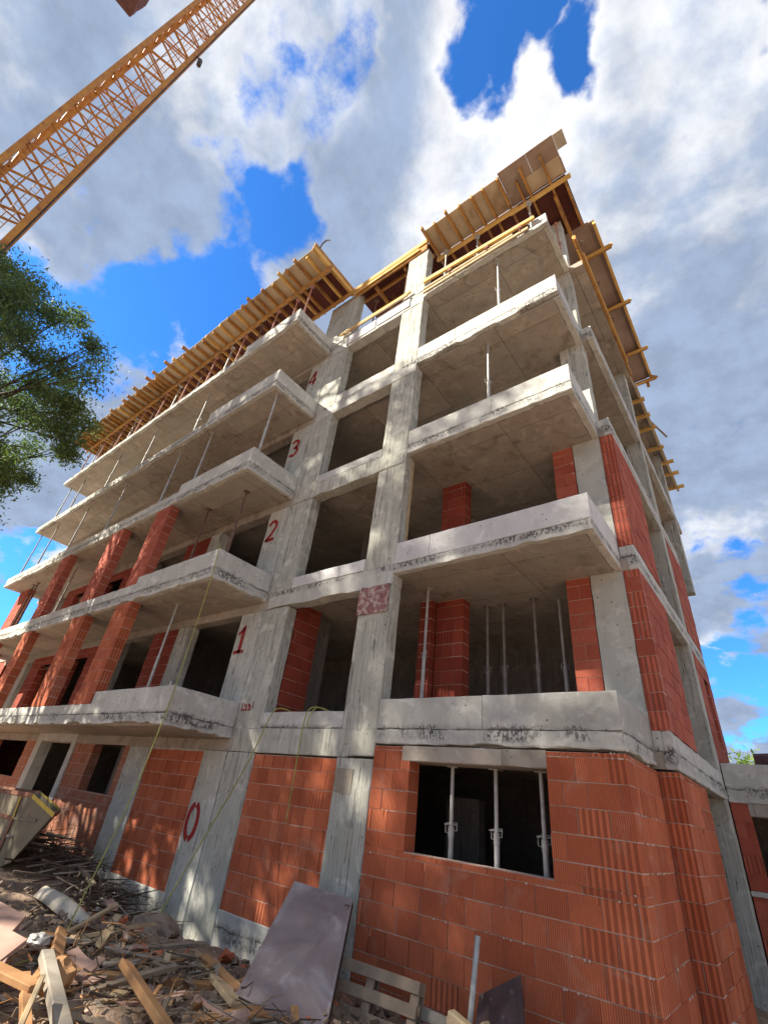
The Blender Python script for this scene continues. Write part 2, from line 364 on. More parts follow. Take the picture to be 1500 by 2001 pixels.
# ---- brick walls, laid block by block
def bricks(b,ax,c0,c1,a0,a1,z0,z1,zref=None,holes=(),L=.25,gap=.009,jit=.005,coarse=.08,lumps=0.,core=True,endc=False):
    """wall running along ax ('x' or 'y') from a0 to a1, thickness c0..c1, courses of .25 from zref"""
    zref=z0 if zref is None else zref
    def put(u0,u1,w0,w1,v0,v1,mi,tint):
        if ax=='x': b.box(u0,u1,w0,w1,v0,v1,mi,tint)
        else: b.box(w0,w1,u0,u1,v0,v1,mi,tint)
    k=math.floor((z0-zref)/.25+1e-6)
    while zref+.25*k<z1-1e-4:
        za=max(z0,zref+.25*k); zb=min(z1,zref+.25*(k+1))
        cuts=sorted({za,zb}|{h for hl in holes for h in hl[2:4] if za+.02<h<zb-.02})
        for q0,q1 in zip(cuts,cuts[1:]):
            zm=(q0+q1)/2; iv=[(a0,a1)]
            for h0,h1,hz0,hz1 in holes:
                if hz0<zm<hz1:
                    nv=[]
                    for i0,i1 in iv:
                        if h1<=i0 or h0>=i1: nv.append((i0,i1)); continue
                        if h0>i0: nv.append((i0,h0))
                        if h1<i1: nv.append((h1,i1))
                    iv=nv
            for i0,i1 in iv:
                if i1-i0<.03: continue
                if core: put(i0+.006,i1-.006,c0+.009,c1-.009,q0,q1,1,(0,0))
                off=(k%2)*L*.5+random.uniform(-.02,.02)
                e=[i0]; u=math.floor((i0-off)/L)*L+off+L
                while u<i1-.05:
                    if u>i0+.05: e.append(u)
                    u+=L*(random.choice((1,1,1,.8,1.15)))
                e.append(i1)
                for e0,e1 in zip(e,e[1:]):
                    j=random.uniform(-jit,jit); g=.002+random.random()*.004
                    top=q1-(gap*random.uniform(.75,1.35) if q1-q0>.1 else .003)
                    cf=1. if random.random()<(.55 if (endc and e1>a1-.35) else coarse) or (e1-e0)<.10 else 0.
                    ff=c0+max(j,-.003); tn=(random.random(),cf); th_=top-random.random()*.003
                    if jit and random.random()<.06 and e1-e0>.15 and q1-q0>.15:   # block with a broken corner
                        cw=random.uniform(.03,.07); chh=random.uniform(.03,.09); sgn=random.random()<.5
                        a_,b__=(e0+g,e1-g-cw) if sgn else (e0+g+cw,e1-g); m0,m1=(b__,e1-g) if sgn else (e0+g,a_)
                        put(a_,b__,ff,c1+j,q0,th_,0,tn); put(m0,m1,ff,c1+j,q0,th_-chh,0,tn); put(m0,m1,c0+.0075,c1-.0075,th_-chh,th_,0,(0,1))
                    else: put(e0+g,e1-g,ff,c1+j,q0,th_,0,tn)
                    if lumps and random.random()<lumps:
                        for _ in range(random.randint(1,4)):
                            uu=random.uniform(e0,e1); s_=random.uniform(.008,.022)
                            b.tube([(uu,c0-.004,top-s_*.5),(uu,c0-.004,top+s_*.5)] if ax=='x' else [(c1+.004,uu,top-s_*.5),(c1+.004,uu,top+s_*.5)],s_*.7,5,1)
        k+=1
def brickpart(name,mat,*a,label=None,**k):
    b=MB(); bricks(b,*a,**k); o=b.build(name,[mat,'mortar'],BLD)
    if label: o['label']=label
    return o
# ground floor front, right block with its window
WX0,WX1,WZ0,WZ1=-4.32,-2.365,-.43,.615
brickpart('brick_wall','brick','x',Y0+.004,Y0+.25,XB1+.004,XR,-2.4,.80,zref=.506,holes=((WX0,WX1,WZ0,.80),),L=.34,lumps=.30,coarse=.03,endc=True,label='orange brick wall around the ground floor window with steel props')
brickpart('brick_wall','brick','y',XR-.25,XR-.002,Y0+.25,YC,-2.4,.80,zref=.506,L=.37,lumps=.15,coarse=.35)
brickpart('brick_wall','brick','x',YC+.002,YC+.25,XR,XS,-2.4,.80,zref=.506,L=.25,coarse=1.)
brickpart('brick_wall','brick','y',XS-.25,XS-.002,YC+.25,9.56,-2.4,.80,zref=.506,L=.37,coarse=.4)
brickpart('brick_wall','brick','x',Y0+.03,Y0+.25,XA2,XB0,-1.60,ZM[0]-.02,zref=.40,L=.25,coarse=.04,label='orange brick infill between the two board marked columns')
brickpart('brick_wall','brick','x',Y0+.03,Y0+.25,-11.50,XA0,-1.65,ZM[0]-.02,zref=.40,L=.25,coarse=.04,label='orange brick infill beside the column painted 0')
brickpart('brick_wall','brickdust','x',Y0+.03,Y0+.25,-15.55,-12.45,-1.65,.83,zref=.40,holes=((-14.42,-12.78,-.42,.62),),L=.25,label='dusty brick wall with a square window opening')
brickpart('brick_wall','brickdust','x',Y0+.03,Y0+.25,-26.1,-18.4,-1.65,.83,zref=.40,holes=((-22.4,-19.3,-.4,.7),),L=.25)
brickpart('brick_wall','brickred','y',XS-.25,XS-.05,12.02,YB,-2.4,.80,L=.37)
# side facade infill above
for k in (0,1):
    zt=ZSP[k]
    zt2=ZB[k+1]
    brickpart('brick_wall','brickred','x',YC+.002,YC+.25,XR,XS,zt,zt2,zref=zt,L=.25,coarse=.85,jit=.005)
    brickpart('brick_wall','brickred','y',XS-.25,XS-.002,YC+.25,9.48,zt,zt2,zref=zt,L=.37,coarse=.1)
    brickpart('brick_wall','brickred','y',XS-.25,XS-.004,12.02,YB,zt,zt2,zref=zt,L=.37,holes=((12.9,13.5,zt+.6,zt+2.),) if k==0 else ())
    # loggia rear wall, right bay
    brickpart('brick_pillar','brickred','x',YC+.0,YC+.25,-2.385,-1.99,ZB[k]+T,zt2,L=.4)
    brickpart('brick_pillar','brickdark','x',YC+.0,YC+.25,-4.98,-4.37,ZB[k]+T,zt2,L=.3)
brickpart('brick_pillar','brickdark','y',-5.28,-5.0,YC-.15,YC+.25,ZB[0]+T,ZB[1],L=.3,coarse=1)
# pillars on the left balcony line and panels behind
for k,xs in ((0,((-12.78,-11.97),(-15.5,-14.62),(-19.45,-18.72),(-23.2,-22.4))),(1,((-12.78,-11.97),(-15.58,-14.75),(-19.6,-18.8)))):
    for a,b_ in xs:
        low=ZLL[k]
        brickpart('brick_pillar','brick' if k==0 else 'brickred','x',YL+.015,YL+.26,a,b_,low,ZB[k+1],L=.25,coarse=.3,jit=.006)
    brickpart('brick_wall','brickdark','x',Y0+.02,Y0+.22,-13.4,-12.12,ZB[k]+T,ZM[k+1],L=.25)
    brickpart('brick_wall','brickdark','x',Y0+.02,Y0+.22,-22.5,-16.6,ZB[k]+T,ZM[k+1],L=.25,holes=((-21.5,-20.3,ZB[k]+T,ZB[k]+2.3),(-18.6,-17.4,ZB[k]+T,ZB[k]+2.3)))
    brickpart('brick_wall','brickred','x',5.3,5.55,XE+.1,-24.9,ZB[k]+T,ZB[k+1],L=.25)
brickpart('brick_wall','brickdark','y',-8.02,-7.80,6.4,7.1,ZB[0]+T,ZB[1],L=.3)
# cross walls inside, deep room shade put into their dark colour
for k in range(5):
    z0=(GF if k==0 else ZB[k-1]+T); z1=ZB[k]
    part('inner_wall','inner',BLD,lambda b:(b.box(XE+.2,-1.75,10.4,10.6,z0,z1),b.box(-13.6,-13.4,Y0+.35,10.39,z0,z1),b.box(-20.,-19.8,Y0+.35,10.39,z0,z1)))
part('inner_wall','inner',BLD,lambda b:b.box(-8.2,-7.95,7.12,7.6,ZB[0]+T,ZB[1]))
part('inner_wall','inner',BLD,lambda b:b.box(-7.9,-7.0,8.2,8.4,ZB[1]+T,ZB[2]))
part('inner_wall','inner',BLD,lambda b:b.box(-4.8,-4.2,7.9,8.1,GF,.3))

for k in (0,1,2):
    brickpart('brick_wall','brickred','y',XE+.05,XE+.30,Y0+.35,10.3,GF if k==0 else ZB[k-1]+T,ZB[k],L=.37)
brickpart('brick_wall','brickdust','x',Y0+.03,Y0+.25,-40,-26.12,-1.65,.83,zref=.40,L=.25,label='dusty brick wall at the far left end of the ground floor')
brickpart('brick_wall','brickred','x',Y0+.03,Y0+.25,-40,-26.12,ZB[0]+T,ZB[1],L=.3)
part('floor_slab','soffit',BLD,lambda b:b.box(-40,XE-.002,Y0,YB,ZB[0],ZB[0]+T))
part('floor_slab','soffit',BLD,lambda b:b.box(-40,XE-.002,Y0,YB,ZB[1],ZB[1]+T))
part('slab_edge','conc',BLD,lambda b:b.rbox(-40,XE-.002,YL,Y0-.002,ZB[0],ZB[0]+.4))
# ---- columns (between slab tops and beams)
for k in range(6):
    z0=-3.0 if k==0 else ZB[k-1]+T
    z1=ZM[k]-.007 if k<5 else 14.9
    kw=dict(amp=.005,ch=.016)
    part('column','col',BLD,lambda b:b.rbox(XA0 if k<5 else -9.14,XLB-.006 if k<5 else -8.456,Y0,Y0+.28,z0,z1,**kw))
    part('column','board',BLD,lambda b:b.rbox(XLB+.008 if k<5 else -8.446,XA2,Y0+.004,Y0+.284,z0,z1,**kw))
    part('column','board',BLD,lambda b:b.rbox(XB0,XB1,Y0+(.003 if k else .0),Y0+.28,z0,z1 if k<5 else 14.72,**kw),
         label={0:'board marked column at the left of the ground floor window wall'}.get(k))
    if k<5:
        part('column','col',BLD,lambda b:b.rbox(-12.45 if k==0 else -12.1,-11.51 if k==0 else -11.56,Y0+.002,Y0+.3,z0,z1,**kw))
    if k>=1:
        part('column','board' if k in (3,4) else 'smooth',BLD,lambda b:b.rbox(-1.985,XR-.002,YC+.002,YC+.3,z0,ZB[k] if k<5 else 14.8,amp=.004,ch=.012))
        if k<5: part('column','board',BLD,lambda b:b.rbox(-1.62,XS-.006,11.62,12.0,z0,ZB[k],amp=.004,ch=.012))
    else:
        part('column','board',BLD,lambda b:b.rbox(-1.75,XS-.004,11.7,12.0,z0,ZB[0],amp=.004,ch=.012))
    if 3<=k<5:
        part('column','board',BLD,lambda b:b.rbox(-1.62,XS-.006,16.2,16.5,z0,ZB[k],amp=.004,ch=.012))
    if 1<=k<5:
        for cx in (-16.3,-24.4):
            part('column','col',BLD,lambda b:b.rbox(cx-.25,cx+.25,Y0+.3,Y0+.6,z0,ZB[k],amp=.004,ch=.012))
part('column','board',BLD,lambda b:b.rbox(XLB+.05,XLB+.42,YC+1.,YC+1.3,GF,ZB[0]))
# plinth and ground floor frames
part('plinth','conc',BLD,lambda b:b.rbox(XA2,XB0,Y0+.012,Y0+.3,-3.,-1.60))
part('plinth','conc',BLD,lambda b:b.rbox(-11.5,XA0,Y0+.012,Y0+.3,-3.,-1.65))
part('plinth','conc',BLD,lambda b:b.rbox(-26.1,-12.45,Y0+.012,Y0+.3,-3.,-1.65))
part('door_frame','conc',BLD,lambda b:(b.box(-18.4,-18.02,Y0-.01,Y0+.3,-1.65,.64),b.box(-15.82,-15.55,Y0-.01,Y0+.3,-1.65,.64),b.box(-18.4,-15.55,Y0-.01,Y0+.3,.641,.83)))
part('lintel','conc',BLD,lambda b:b.rbox(-12.3,-9.39,Y0+.015,Y0+.02+.24,ZM[0]-.019,ZM[0]+.01) )
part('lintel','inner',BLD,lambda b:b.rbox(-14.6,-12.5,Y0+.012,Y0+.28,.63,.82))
lt=part('lintel','lintel' if False else 'soffit',BLD,lambda b:b.rbox(-4.46,-2.36,Y0-.006,Y0+.42,WZ1,.81,amp=.003),label='brown concrete lintel over the ground floor window')

# ---- floor bands
for k in range(5):
    zb=ZB[k]; zt=zb+T; ye=YB if k<3 else (17.4 if k==3 else 18.7)
    # plates, one inner, one under the right loggia, one left balcony
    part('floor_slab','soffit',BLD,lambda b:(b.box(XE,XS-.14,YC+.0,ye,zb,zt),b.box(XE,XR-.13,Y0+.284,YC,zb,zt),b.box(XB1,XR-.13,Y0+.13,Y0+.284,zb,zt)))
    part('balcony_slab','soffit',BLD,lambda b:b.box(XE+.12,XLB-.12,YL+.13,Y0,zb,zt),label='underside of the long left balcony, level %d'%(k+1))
    # left balcony edge strips
    part('slab_edge','conc',BLD,lambda b:b.rbox(XE,XLB,YL,YL+.13,zb,zt,ch=.014,amp=.006,low=.05,step=.13))
    part('slab_edge','conc',BLD,lambda b:b.rbox(XLB-.12,XLB-.001,YL+.13,Y0-.001,zb,zt,ch=.014,amp=.006,low=.03,step=.13))
    part('slab_edge','conc',BLD,lambda b:b.rbox(XE,XE+.12,YL+.13,Y0,zb,zt))
    # left parapets: high part by the corner, low upstand beyond
    zh=ZLP[k]; zl=ZLL[k]; xs=XST[k]
    mt='parapet'
    part('balcony_parapet',mt,BLD,lambda b:b.rbox(xs,XLB-.006,YL+.006,YL+.125,zt+.002,zh,ch=.01,amp=.003))
    part('balcony_parapet',mt,BLD,lambda b:b.rbox(XLB-.118,XLB-.008,YL+.125,Y0-.002,zt+.002,zh-.004,ch=.01,amp=.003))
    part('balcony_upstand','conc',BLD,lambda b:b.rbox(XE,xs,YL+.01,YL+.125,zt+.002,max(zl,zt+.06),ch=.012,amp=.006,step=.15))
    # band beam across the columns and on to the left
    part('beam','board' if k in (0,2) else 'conc',BLD,lambda b:b.rbox(XA0+.9,XB1,Y0-.004 if k else Y0,Y0+.283,ZM[k],zt,ch=.01,amp=.004,low=.03))
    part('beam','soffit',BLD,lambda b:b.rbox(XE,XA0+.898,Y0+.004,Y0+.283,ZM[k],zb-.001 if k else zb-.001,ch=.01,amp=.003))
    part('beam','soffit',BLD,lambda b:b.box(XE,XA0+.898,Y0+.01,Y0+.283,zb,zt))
    # upstand between columns A and B
    if k<4:
        mt='white' if k in (1,) else 'parapet'
        part('balcony_parapet',mt,BLD,lambda b:b.rbox(XA2+.002,XB0-.002,Y0+.012 if k!=1 else Y0-.012,Y0+.13,zt+.004,ZMP[k],ch=.01,amp=.004))
    else:
        part('edge_board','white',BLD,lambda b:(b.rbox(-7.9,-6.72,Y0-.03,Y0-.006,12.10,12.52,amp=.002,ch=.003),b.rbox(-6.66,-5.46,Y0-.03,Y0-.006,12.14,12.56,amp=.002,ch=.003)),label='white insulation panels below the guard timbers')
    # right bay: front strip, side strip, parapets
    part('slab_edge','conc',BLD,lambda b:b.rbox(XB1+.002,XR,Y0,Y0+.13,zb,zt,ch=.014,amp=.006,low=.065 if k==3 else .03,step=.12))
    part('slab_edge','conc',BLD,lambda b:b.rbox(XR-.13,XR-.001,Y0+.13,YC-.001,zb,zt,ch=.014,amp=.006,low=.03,step=.12))
    if k<4:
        mt='white' if k==1 else ('dull' if k==0 else 'parapet')
        xj=(-3.2,-4.24,-3.0,-3.9)[k]
        part('balcony_parapet',mt,BLD,lambda b:b.rbox(XB1+.004,xj-.005,Y0+.006,Y0+.125,zt+.002,ZRP[k]-.004,ch=.008,amp=.003))
        part('balcony_parapet',mt,BLD,lambda b:b.rbox(xj+.003,XR-.006,Y0+.006,Y0+.125,zt+.002,ZRP[k],ch=.01,amp=.003),
             label=('smooth whitish balcony parapet with a joint near its left end' if k==1 else None))
        part('balcony_parapet',mt,BLD,lambda b:b.rbox(XR-.12,XR-.008,Y0+.125,YC-.003,zt+.002,ZRP[k]-.003,ch=.01,amp=.003))
    # side bands
    part('slab_edge','conc' if k<4 else 'soffit',BLD,lambda b:b.rbox(XS-.14,XS if k<4 else -1.12,YC-.002,ye,zb,zt,ch=.014,amp=.006,low=.04 if k>2 else .0,step=.2))
    part('slab_edge','conc',BLD,lambda b:b.rbox(XR-.002,XS-.142,YC+.001,YC+.2,zb+.001,zt,ch=.008,amp=.002))
    if k<4:
        part('side_upstand','conc' if k!=3 else 'parapet',BLD,lambda b:(b.rbox(XS-.12,XS-.008,YC+.004,ye,zt+.002,ZSP[k],ch=.012,amp=.005),b.rbox(XR,XS-.121,YC+.004,YC+.14,zt+.003,ZSP[k]-.002,ch=.008,amp=.002)))
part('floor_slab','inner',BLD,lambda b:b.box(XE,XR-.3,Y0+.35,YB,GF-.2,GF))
# left ceiling lip at the far end
# vertical strip of formwork timber left on column B
part('edge_strip','palewood',BLD,lambda b:b.box(XB1-.0,XB1+.05,Y0+.22,Y0+.25,4.2,6.40),label='thin pale timber strip along the column edge')
part('stained_board','redboard',BLD,lambda b:b.rbox(-5.735,-5.03,Y0-.03,Y0-.006,2.94,3.47,amp=.002,ch=.004),label='square red speckled board on the column')
part('bracket','oldwood',BLD,lambda b:b.rbox(-5.69,-5.35,Y0-.012,Y0+.05,.14,.47,amp=.003,ch=.006),label='rough concrete patch at the column head')
# ---- painted floor numbers
def digit(ch,cx,z0,h,w,lab):
    b=MB(); y=Y0-.0045; st=w*.24
    def stroke(pts,wd=None):
        wd=wd or st
        for p,q in zip(pts,pts[1:]):
            b.bar((cx+p[0]*w,y,z0+p[1]*h),(cx+q[0]*w,y,z0+q[1]*h),.003,wd,up=(1,0,0))
    def arc(cx_,cy,rx,ry,a0,a1,n=12):
        return [(cx_+rx*math.cos(R(a0+(a1-a0)*i/n)),cy+ry*math.sin(R(a0+(a1-a0)*i/n))) for i in range(n+1)]
    # flat band outlines, made as quads so that strokes keep one width
    def band(pts,wd=st):
        P=[Vector((cx+p[0]*w,z0+p[1]*h)) for p in pts]; L_=[];R_=[]
        for i,p in enumerate(P):
            d=(P[min(i+1,len(P)-1)]-P[max(i-1,0)]).normalized(); n=Vector((-d.y,d.x))*wd/2
            L_.append(p+n);R_.append(p-n)
        n=len(P); vs=[(p.x,yy,p.y) for yy in (y,y+.003) for p in L_+R_]; fs=[]
        for i in range(n-1):
            a,b_,c,d=i,i+1,n+i+1,n+i; fs.append((a,b_,c,d)); fs.append((a+2*n,d+2*n,c+2*n,b_+2*n))
            fs.append((a,a+2*n,b_+2*n,b_)); fs.append((d,c,c+2*n,d+2*n))
        fs.append((0,n,3*n,2*n)); fs.append((n-1,3*n-1,4*n-1,2*n-1))
        b.add(vs,fs)
    if ch=='0':
        band(arc(0,.5,.40,.44,97,263)); band(arc(0,.5,.40,.44,83,-83))
    elif ch=='1':
        band([(-.38,.70),(-.15,.80),(.10,.99)],st*.8); band([(.04,.94),(.04,.0)],st*1.15); band([(-.42,.04),(.46,.04)],st*.8)
    elif ch=='2':
        band(arc(.0,.70,.36,.24,165,-40)+[(.05,.33),(-.22,.15),(-.40,.05)]); band([(-.42,.055),(.42,.055)])
    elif ch=='3':
        band(arc(-.02,.72,.34,.22,150,-70)); band(arc(-.02,.28,.38,.24,78,-150)); band([(-.14,.50),(.1,.505)],st*.8)
    elif ch=='4':
        band([(.14,.98),(-.38,.33)],st*.85); band([(-.42,.30),(.46,.30)],st*.85); band([(.16,.99),(.16,.0)])
    o=b.build('painted_number','red',BLD); o['label']=lab
for c,x,z in (('0',-9.14,-.88),('1',-9.15,2.55),('2',-9.14,5.38),('3',-9.14,8.14),('4',-9.16,11.05)):
    digit(c,x,z,.62,.40,'number %s painted in red on the column'%c)
def stamp(b):
    for i,(dx,dz,w_,h_) in enumerate(((0,0,.02,.17),(.03,-.06,.28,.02),(.06,.03,.03,.05),(.13,-.01,.03,.05),(.18,.03,.05,.04),(.25,-.01,.03,.05),(.33,.03,.02,.14),(.12,.0,.02,.1),(.22,.0,.02,.09))):
        b.box(-8.50+dx,-8.50+dx+w_,Y0-.005,Y0-.002,1.42+dz-h_/2,1.42+dz+h_/2)
part('painted_stamp','red',BLD,stamp,label='small red stencil mark low on the column')

# ------------------------------------------------------------------ roof formwork
def joist_y(b,x,y0,y1,z0=14.885,z1=15.055,w=.058):
    b.rbox(x-w/2,x+w/2,y0,y1,z0,z1,ch=.008,amp=.002,step=.6)
fl=thing('formwork_deck',(-17,6,15),'long yellow timber formwork deck over the top left balconies','formwork','timber formwork decks of the roof slab')
def plys(b,x0,x1,y0,y1,z,mi=0,sx=1.22,sy=2.4,thk=.021):
    x=x0
    while x<x1-.05:
        xe=min(x+sx,x1)
        b.box(x+.003,xe-.003,y0+random.uniform(-.04,.02),y1,z+random.uniform(0,.003),z+thk,mi); x=xe
part('plywood_panel','ply',fl,lambda b:plys(b,-26.8,-8.13,4.17,Y0-.1,15.06))
part('plywood_panel','plyred',fl,lambda b:b.box(-26.8,-8.13,5.05,Y0-.15,15.052,15.058),label='dark red film faced plywood further in')
x=-26.65
while x<-8.1:
    pr=random.choice((-.02,.03,.08,.16,.28)); xx=x
    part('joist','timber' if random.random()<.75 else 'timberlit',fl,lambda b:joist_y(b,xx,4.17-pr,6.05)); x+=random.choice((.42,.5,.47,.3))
part('joist','timberlit',fl,lambda b:joist_y(b,-8.12,4.12,6.08,w=.10))
for yy in (4.86,5.92):
    part('ledger','timber',fl,lambda b:b.rbox(-26.6,-8.0,yy-.04,yy+.04,14.72,14.895,ch=.008,amp=.002,step=.8))
part('edge_cap','timber',fl,lambda b:b.rbox(-8.13,-8.085,4.1,6.06,15.06,15.25,ch=.006,amp=.002))
part('hook','rebar',fl,lambda b:b.tube([(-8.1,4.3,15.2),(-8.0,4.3,15.42),(-7.85,4.33,15.5),(-7.75,4.35,15.4)],.025,6))
fm=thing('formwork_deck',(-6.5,8,15),'narrow formwork deck between the two tall decks with thin rebar on top','formwork','timber formwork decks of the roof slab')
part('plywood_panel','plyred',fm,lambda b:b.box(-8.05,-5.02,6.14,YB,15.06,15.08))
for yy in np.arange(6.5,10.2,.55): part('joist','timber',fm,lambda b:b.rbox(-8.0,-5.05,yy-.04,yy+.04,14.90,15.055,ch=.008,amp=.002,step=.8))
for xx in (-7.2,-6.0): part('ledger','timber',fm,lambda b:b.rbox(xx-.04,xx+.04,6.2,10.3,14.72,14.895,ch=.008,amp=.002,step=.8))
part('edge_timber','timberlit',fm,lambda b:(b.rbox(-8.08,-5.05,6.02,6.06,15.02,15.22,ch=.005,amp=.002)))
part('edge_timber','timberlit',fm,lambda b:(b.rbox(-8.08,-5.3,6.0,6.045,14.78,14.9,ch=.005,amp=.002)))
part('edge_timber','timber',fm,lambda b:(b.rbox(-8.0,-5.05,6.062,6.12,14.70,15.2,ch=.005,amp=.002)))
for i in range(22):
    xx=-8.0+i*.137; part('rebar','rebar',fm,lambda b:b.tube([(xx,6.2,15.1),(xx+random.uniform(-.03,.03),6.2,15.33+random.random()*.12+(.15 if i>18 else 0))],.009,5))
fr=thing('formwork_deck',(-3,8,15),'formwork deck over the right bay with large plywood corner','formwork','timber formwork decks of the roof slab')
part('plywood_panel','ply',fr,lambda b:plys(b,-4.98,-2.46,5.72,6.62,15.06))
part('plywood_panel','plydark',fr,lambda b:(plys(b,-2.46,-.93,5.60,6.20,15.07,sx=.8),b.box(-2.46,-.92,6.2,6.63,15.07,15.09)),label='big corner plywood with bare edge')
part('plywood_panel','ply',fr,lambda b:b.box(-1.95,-.96,6.12,6.58,15.055,15.066),label='paler square of plywood near the corner')
part('plywood_panel','plyred',fr,lambda b:b.box(-4.98,-.97,6.64,8.2,15.06,15.08))
part('plywood_panel','plydark',fr,lambda b:b.box(-4.98,-.88,8.2,15.1,15.06,15.08))
part('plywood_panel','plydark',fr,lambda b:b.box(-1.0,-.72,8.25,15.1,15.081,15.10))
part('corner_board','whitep',fr,lambda b:b.box(-.93,-.68,5.62,6.02,15.10,15.12),label='white board end sticking out at the corner')
for i,xx in enumerate((-4.93,-4.55,-4.1,-3.7,-3.3,-2.95,-2.5)):
    part('joist','timber',fr,lambda b:joist_y(b,xx,5.66-(.1 if i in (0,2) else 0),8.1))
for xx,ya in ((-2.1,6.05),(-1.9,5.78),(-1.35,5.82)):
    part('joist','timber',fr,lambda b:joist_y(b,xx,ya,8.1))
part('ledger','timberlit',fr,lambda b:b.rbox(-5.0,-2.3,6.56,6.64,14.72,14.895,ch=.008,amp=.002))
part('ledger','timberlit',fr,lambda b:b.rbox(-2.55,-.84,6.60,6.68,14.74,14.895,ch=.008,amp=.002))
part('ledger','timber',fr,lambda b:b.rbox(-1.40,-1.32,6.9,15.0,14.72,14.895,ch=.008,amp=.003))
part('edge_timber','timber',fr,lambda b:b.rbox(-1.05,-.99,6.7,8.2,14.90,15.05,ch=.008,amp=.003))
part('edge_timber','timberlit',fr,lambda b:b.rbox(-.78,-.70,8.28,15.1,14.93,15.08,ch=.008,amp=.003))
for yy,pr in ((9.13,.22),(11.27,.2),(13.46,.2),(15.05,.14)):
    part('joist','timberlit',fr,lambda b:b.rbox(-1.5,-.70+pr,yy-.045,yy+.045,14.86,14.93+.0,ch=.008,amp=.002))
    part('joist','timber',fr,lambda b:b.rbox(-4.9,-.74+pr,yy+.06,yy+.13,14.90,15.05,ch=.008,amp=.002))
part('edge_timber','timber',fr,lambda b:(b.bar((-.75,14.9,14.9),(-.55,14.9,14.72),.06,.1),b.bar((-.9,15.1,14.9),(-.9,15.1,14.6),.06,.1)))
# olive form boards on the long side edges of the fifth and fourth slabs, behind
fs_=thing('edge_formwork',(-1.1,14,12.3),'rough timber edge shuttering along the side of the top slab','formwork')
part('edge_timber','timber',fs_,lambda b:b.rbox(-1.115,-1.06,6.9,12.0,12.26,12.42,ch=.006,amp=.003,step=.4))
part('edge_timber','timberlit',fs_,lambda b:b.rbox(-1.055,-1.02,7.4,11.4,12.30,12.38,ch=.006,amp=.003,step=.4))
part('plywood_panel','ply',fs_,lambda b:b.box(-1.118,-1.04,12.2,18.7,12.02,12.16))
for yy,l in ((12.9,.08),(13.7,.06),(14.4,.08),(15.6,.08),(16.6,.2),(17.4,.22),(18.4,.22)):
    part('joist','timberlit',fs_,lambda b:b.rbox(-1.5,-1.05+l,yy-.05,yy+.05,11.98,12.10,ch=.006,amp=.002))
part('loose_plank','oldwood',fs_,lambda b:b.bar((-1.3,13.4,12.2),(-.78,15.2,12.1),.05,.05),label='loose stick pointing out into the sky')
for y0_,y1_,zr in ((7.0,9.4,12.5),(9.2,11.9,12.52)):
    part('guard_timber','timberlit',fs_,lambda b:b.rbox(-1.16,-1.10,y0_,y1_,zr,zr+.12,ch=.006,amp=.003))
for yy in (7.2,8.5,9.8,11.2):
    part('clamp','rebar',fs_,lambda b:b.tube([(-1.2,yy,12.35),(-1.0,yy,12.38),(-.96,yy,12.5),(-1.15,yy,12.6)],.014,5))

# guard timbers on the top slab edges (loose planks)
def plank(p,q,w,h,label,mat='timberlit',group=None,name='timber_plank',twist=0,cat='plank'):
    b=MB(); p=Vector(p);q=Vector(q)
    n=3
    b.bar(p,q,w,h,twist=twist); 
    o=b.build(name,mat,None,origin=tuple((p+q)/2)); 
    bv=o.modifiers.new('b','BEVEL'); bv.width=min(w,h)*.12; bv.segments=1
    return tag(o,label,cat,group)
plank((-8.2,6.02,12.74),(-5.42,6.02,12.72),.05,.09,'upper guard timber on the slab edge between the two columns')
plank((-8.0,6.0,12.60),(-5.5,6.0,12.60),.05,.06,'lower guard timber on the slab edge between the two columns',mat='palewood')
plank((-4.96,6.02,12.86),(-1.74,6.02,12.60),.05,.07,'topmost of the four guard timbers along the right bay roof edge',mat='palewood')
plank((-4.96,6.0,12.72),(-1.72,6.0,12.50),.06,.10,'thick orange guard timber below the topmost one on the right bay')
plank((-4.96,6.03,12.44),(-2.3,6.03,12.40),.04,.08,'third guard timber on the right bay, ending short of the corner',mat='palewood')
plank((-4.96,6.03,12.27),(-1.9,6.03,12.27),.05,.10,'lowest guard timber on the right bay, just above the slab edge',mat='palewood')
for i,(x_,z_) in enumerate(((-4.1,12.58),(-3.0,12.55),(-2.1,12.5))):
    b=MB(); b.box(x_-.06,x_+.06,5.97,6.06,z_-.10,z_+.0); b.tube([(x_,6.0,z_-.1),(x_,6.0,z_-.22)],.015,6)
    o=b.build('clamp','rust'); tag(o,('left','middle','right')[i]+' of the three rusty clamps holding the right bay guard timbers','clamp','rusty clamps on the guard timbers')
part('white_corner_block','white',BLD,lambda b:b.rbox(-1.80,XR-.01,Y0-.004,Y0+.12,12.40,12.62,amp=.004),label='white block at the top corner of the right bay')
part('white_corner_block','white',BLD,lambda b:(b.rbox(-5.25,-4.9,Y0-.02,Y0+.1,12.52,12.64,amp=.006),b.rbox(-8.55,-8.1,Y0-.03,Y0+.1,12.50,12.60,amp=.006)))

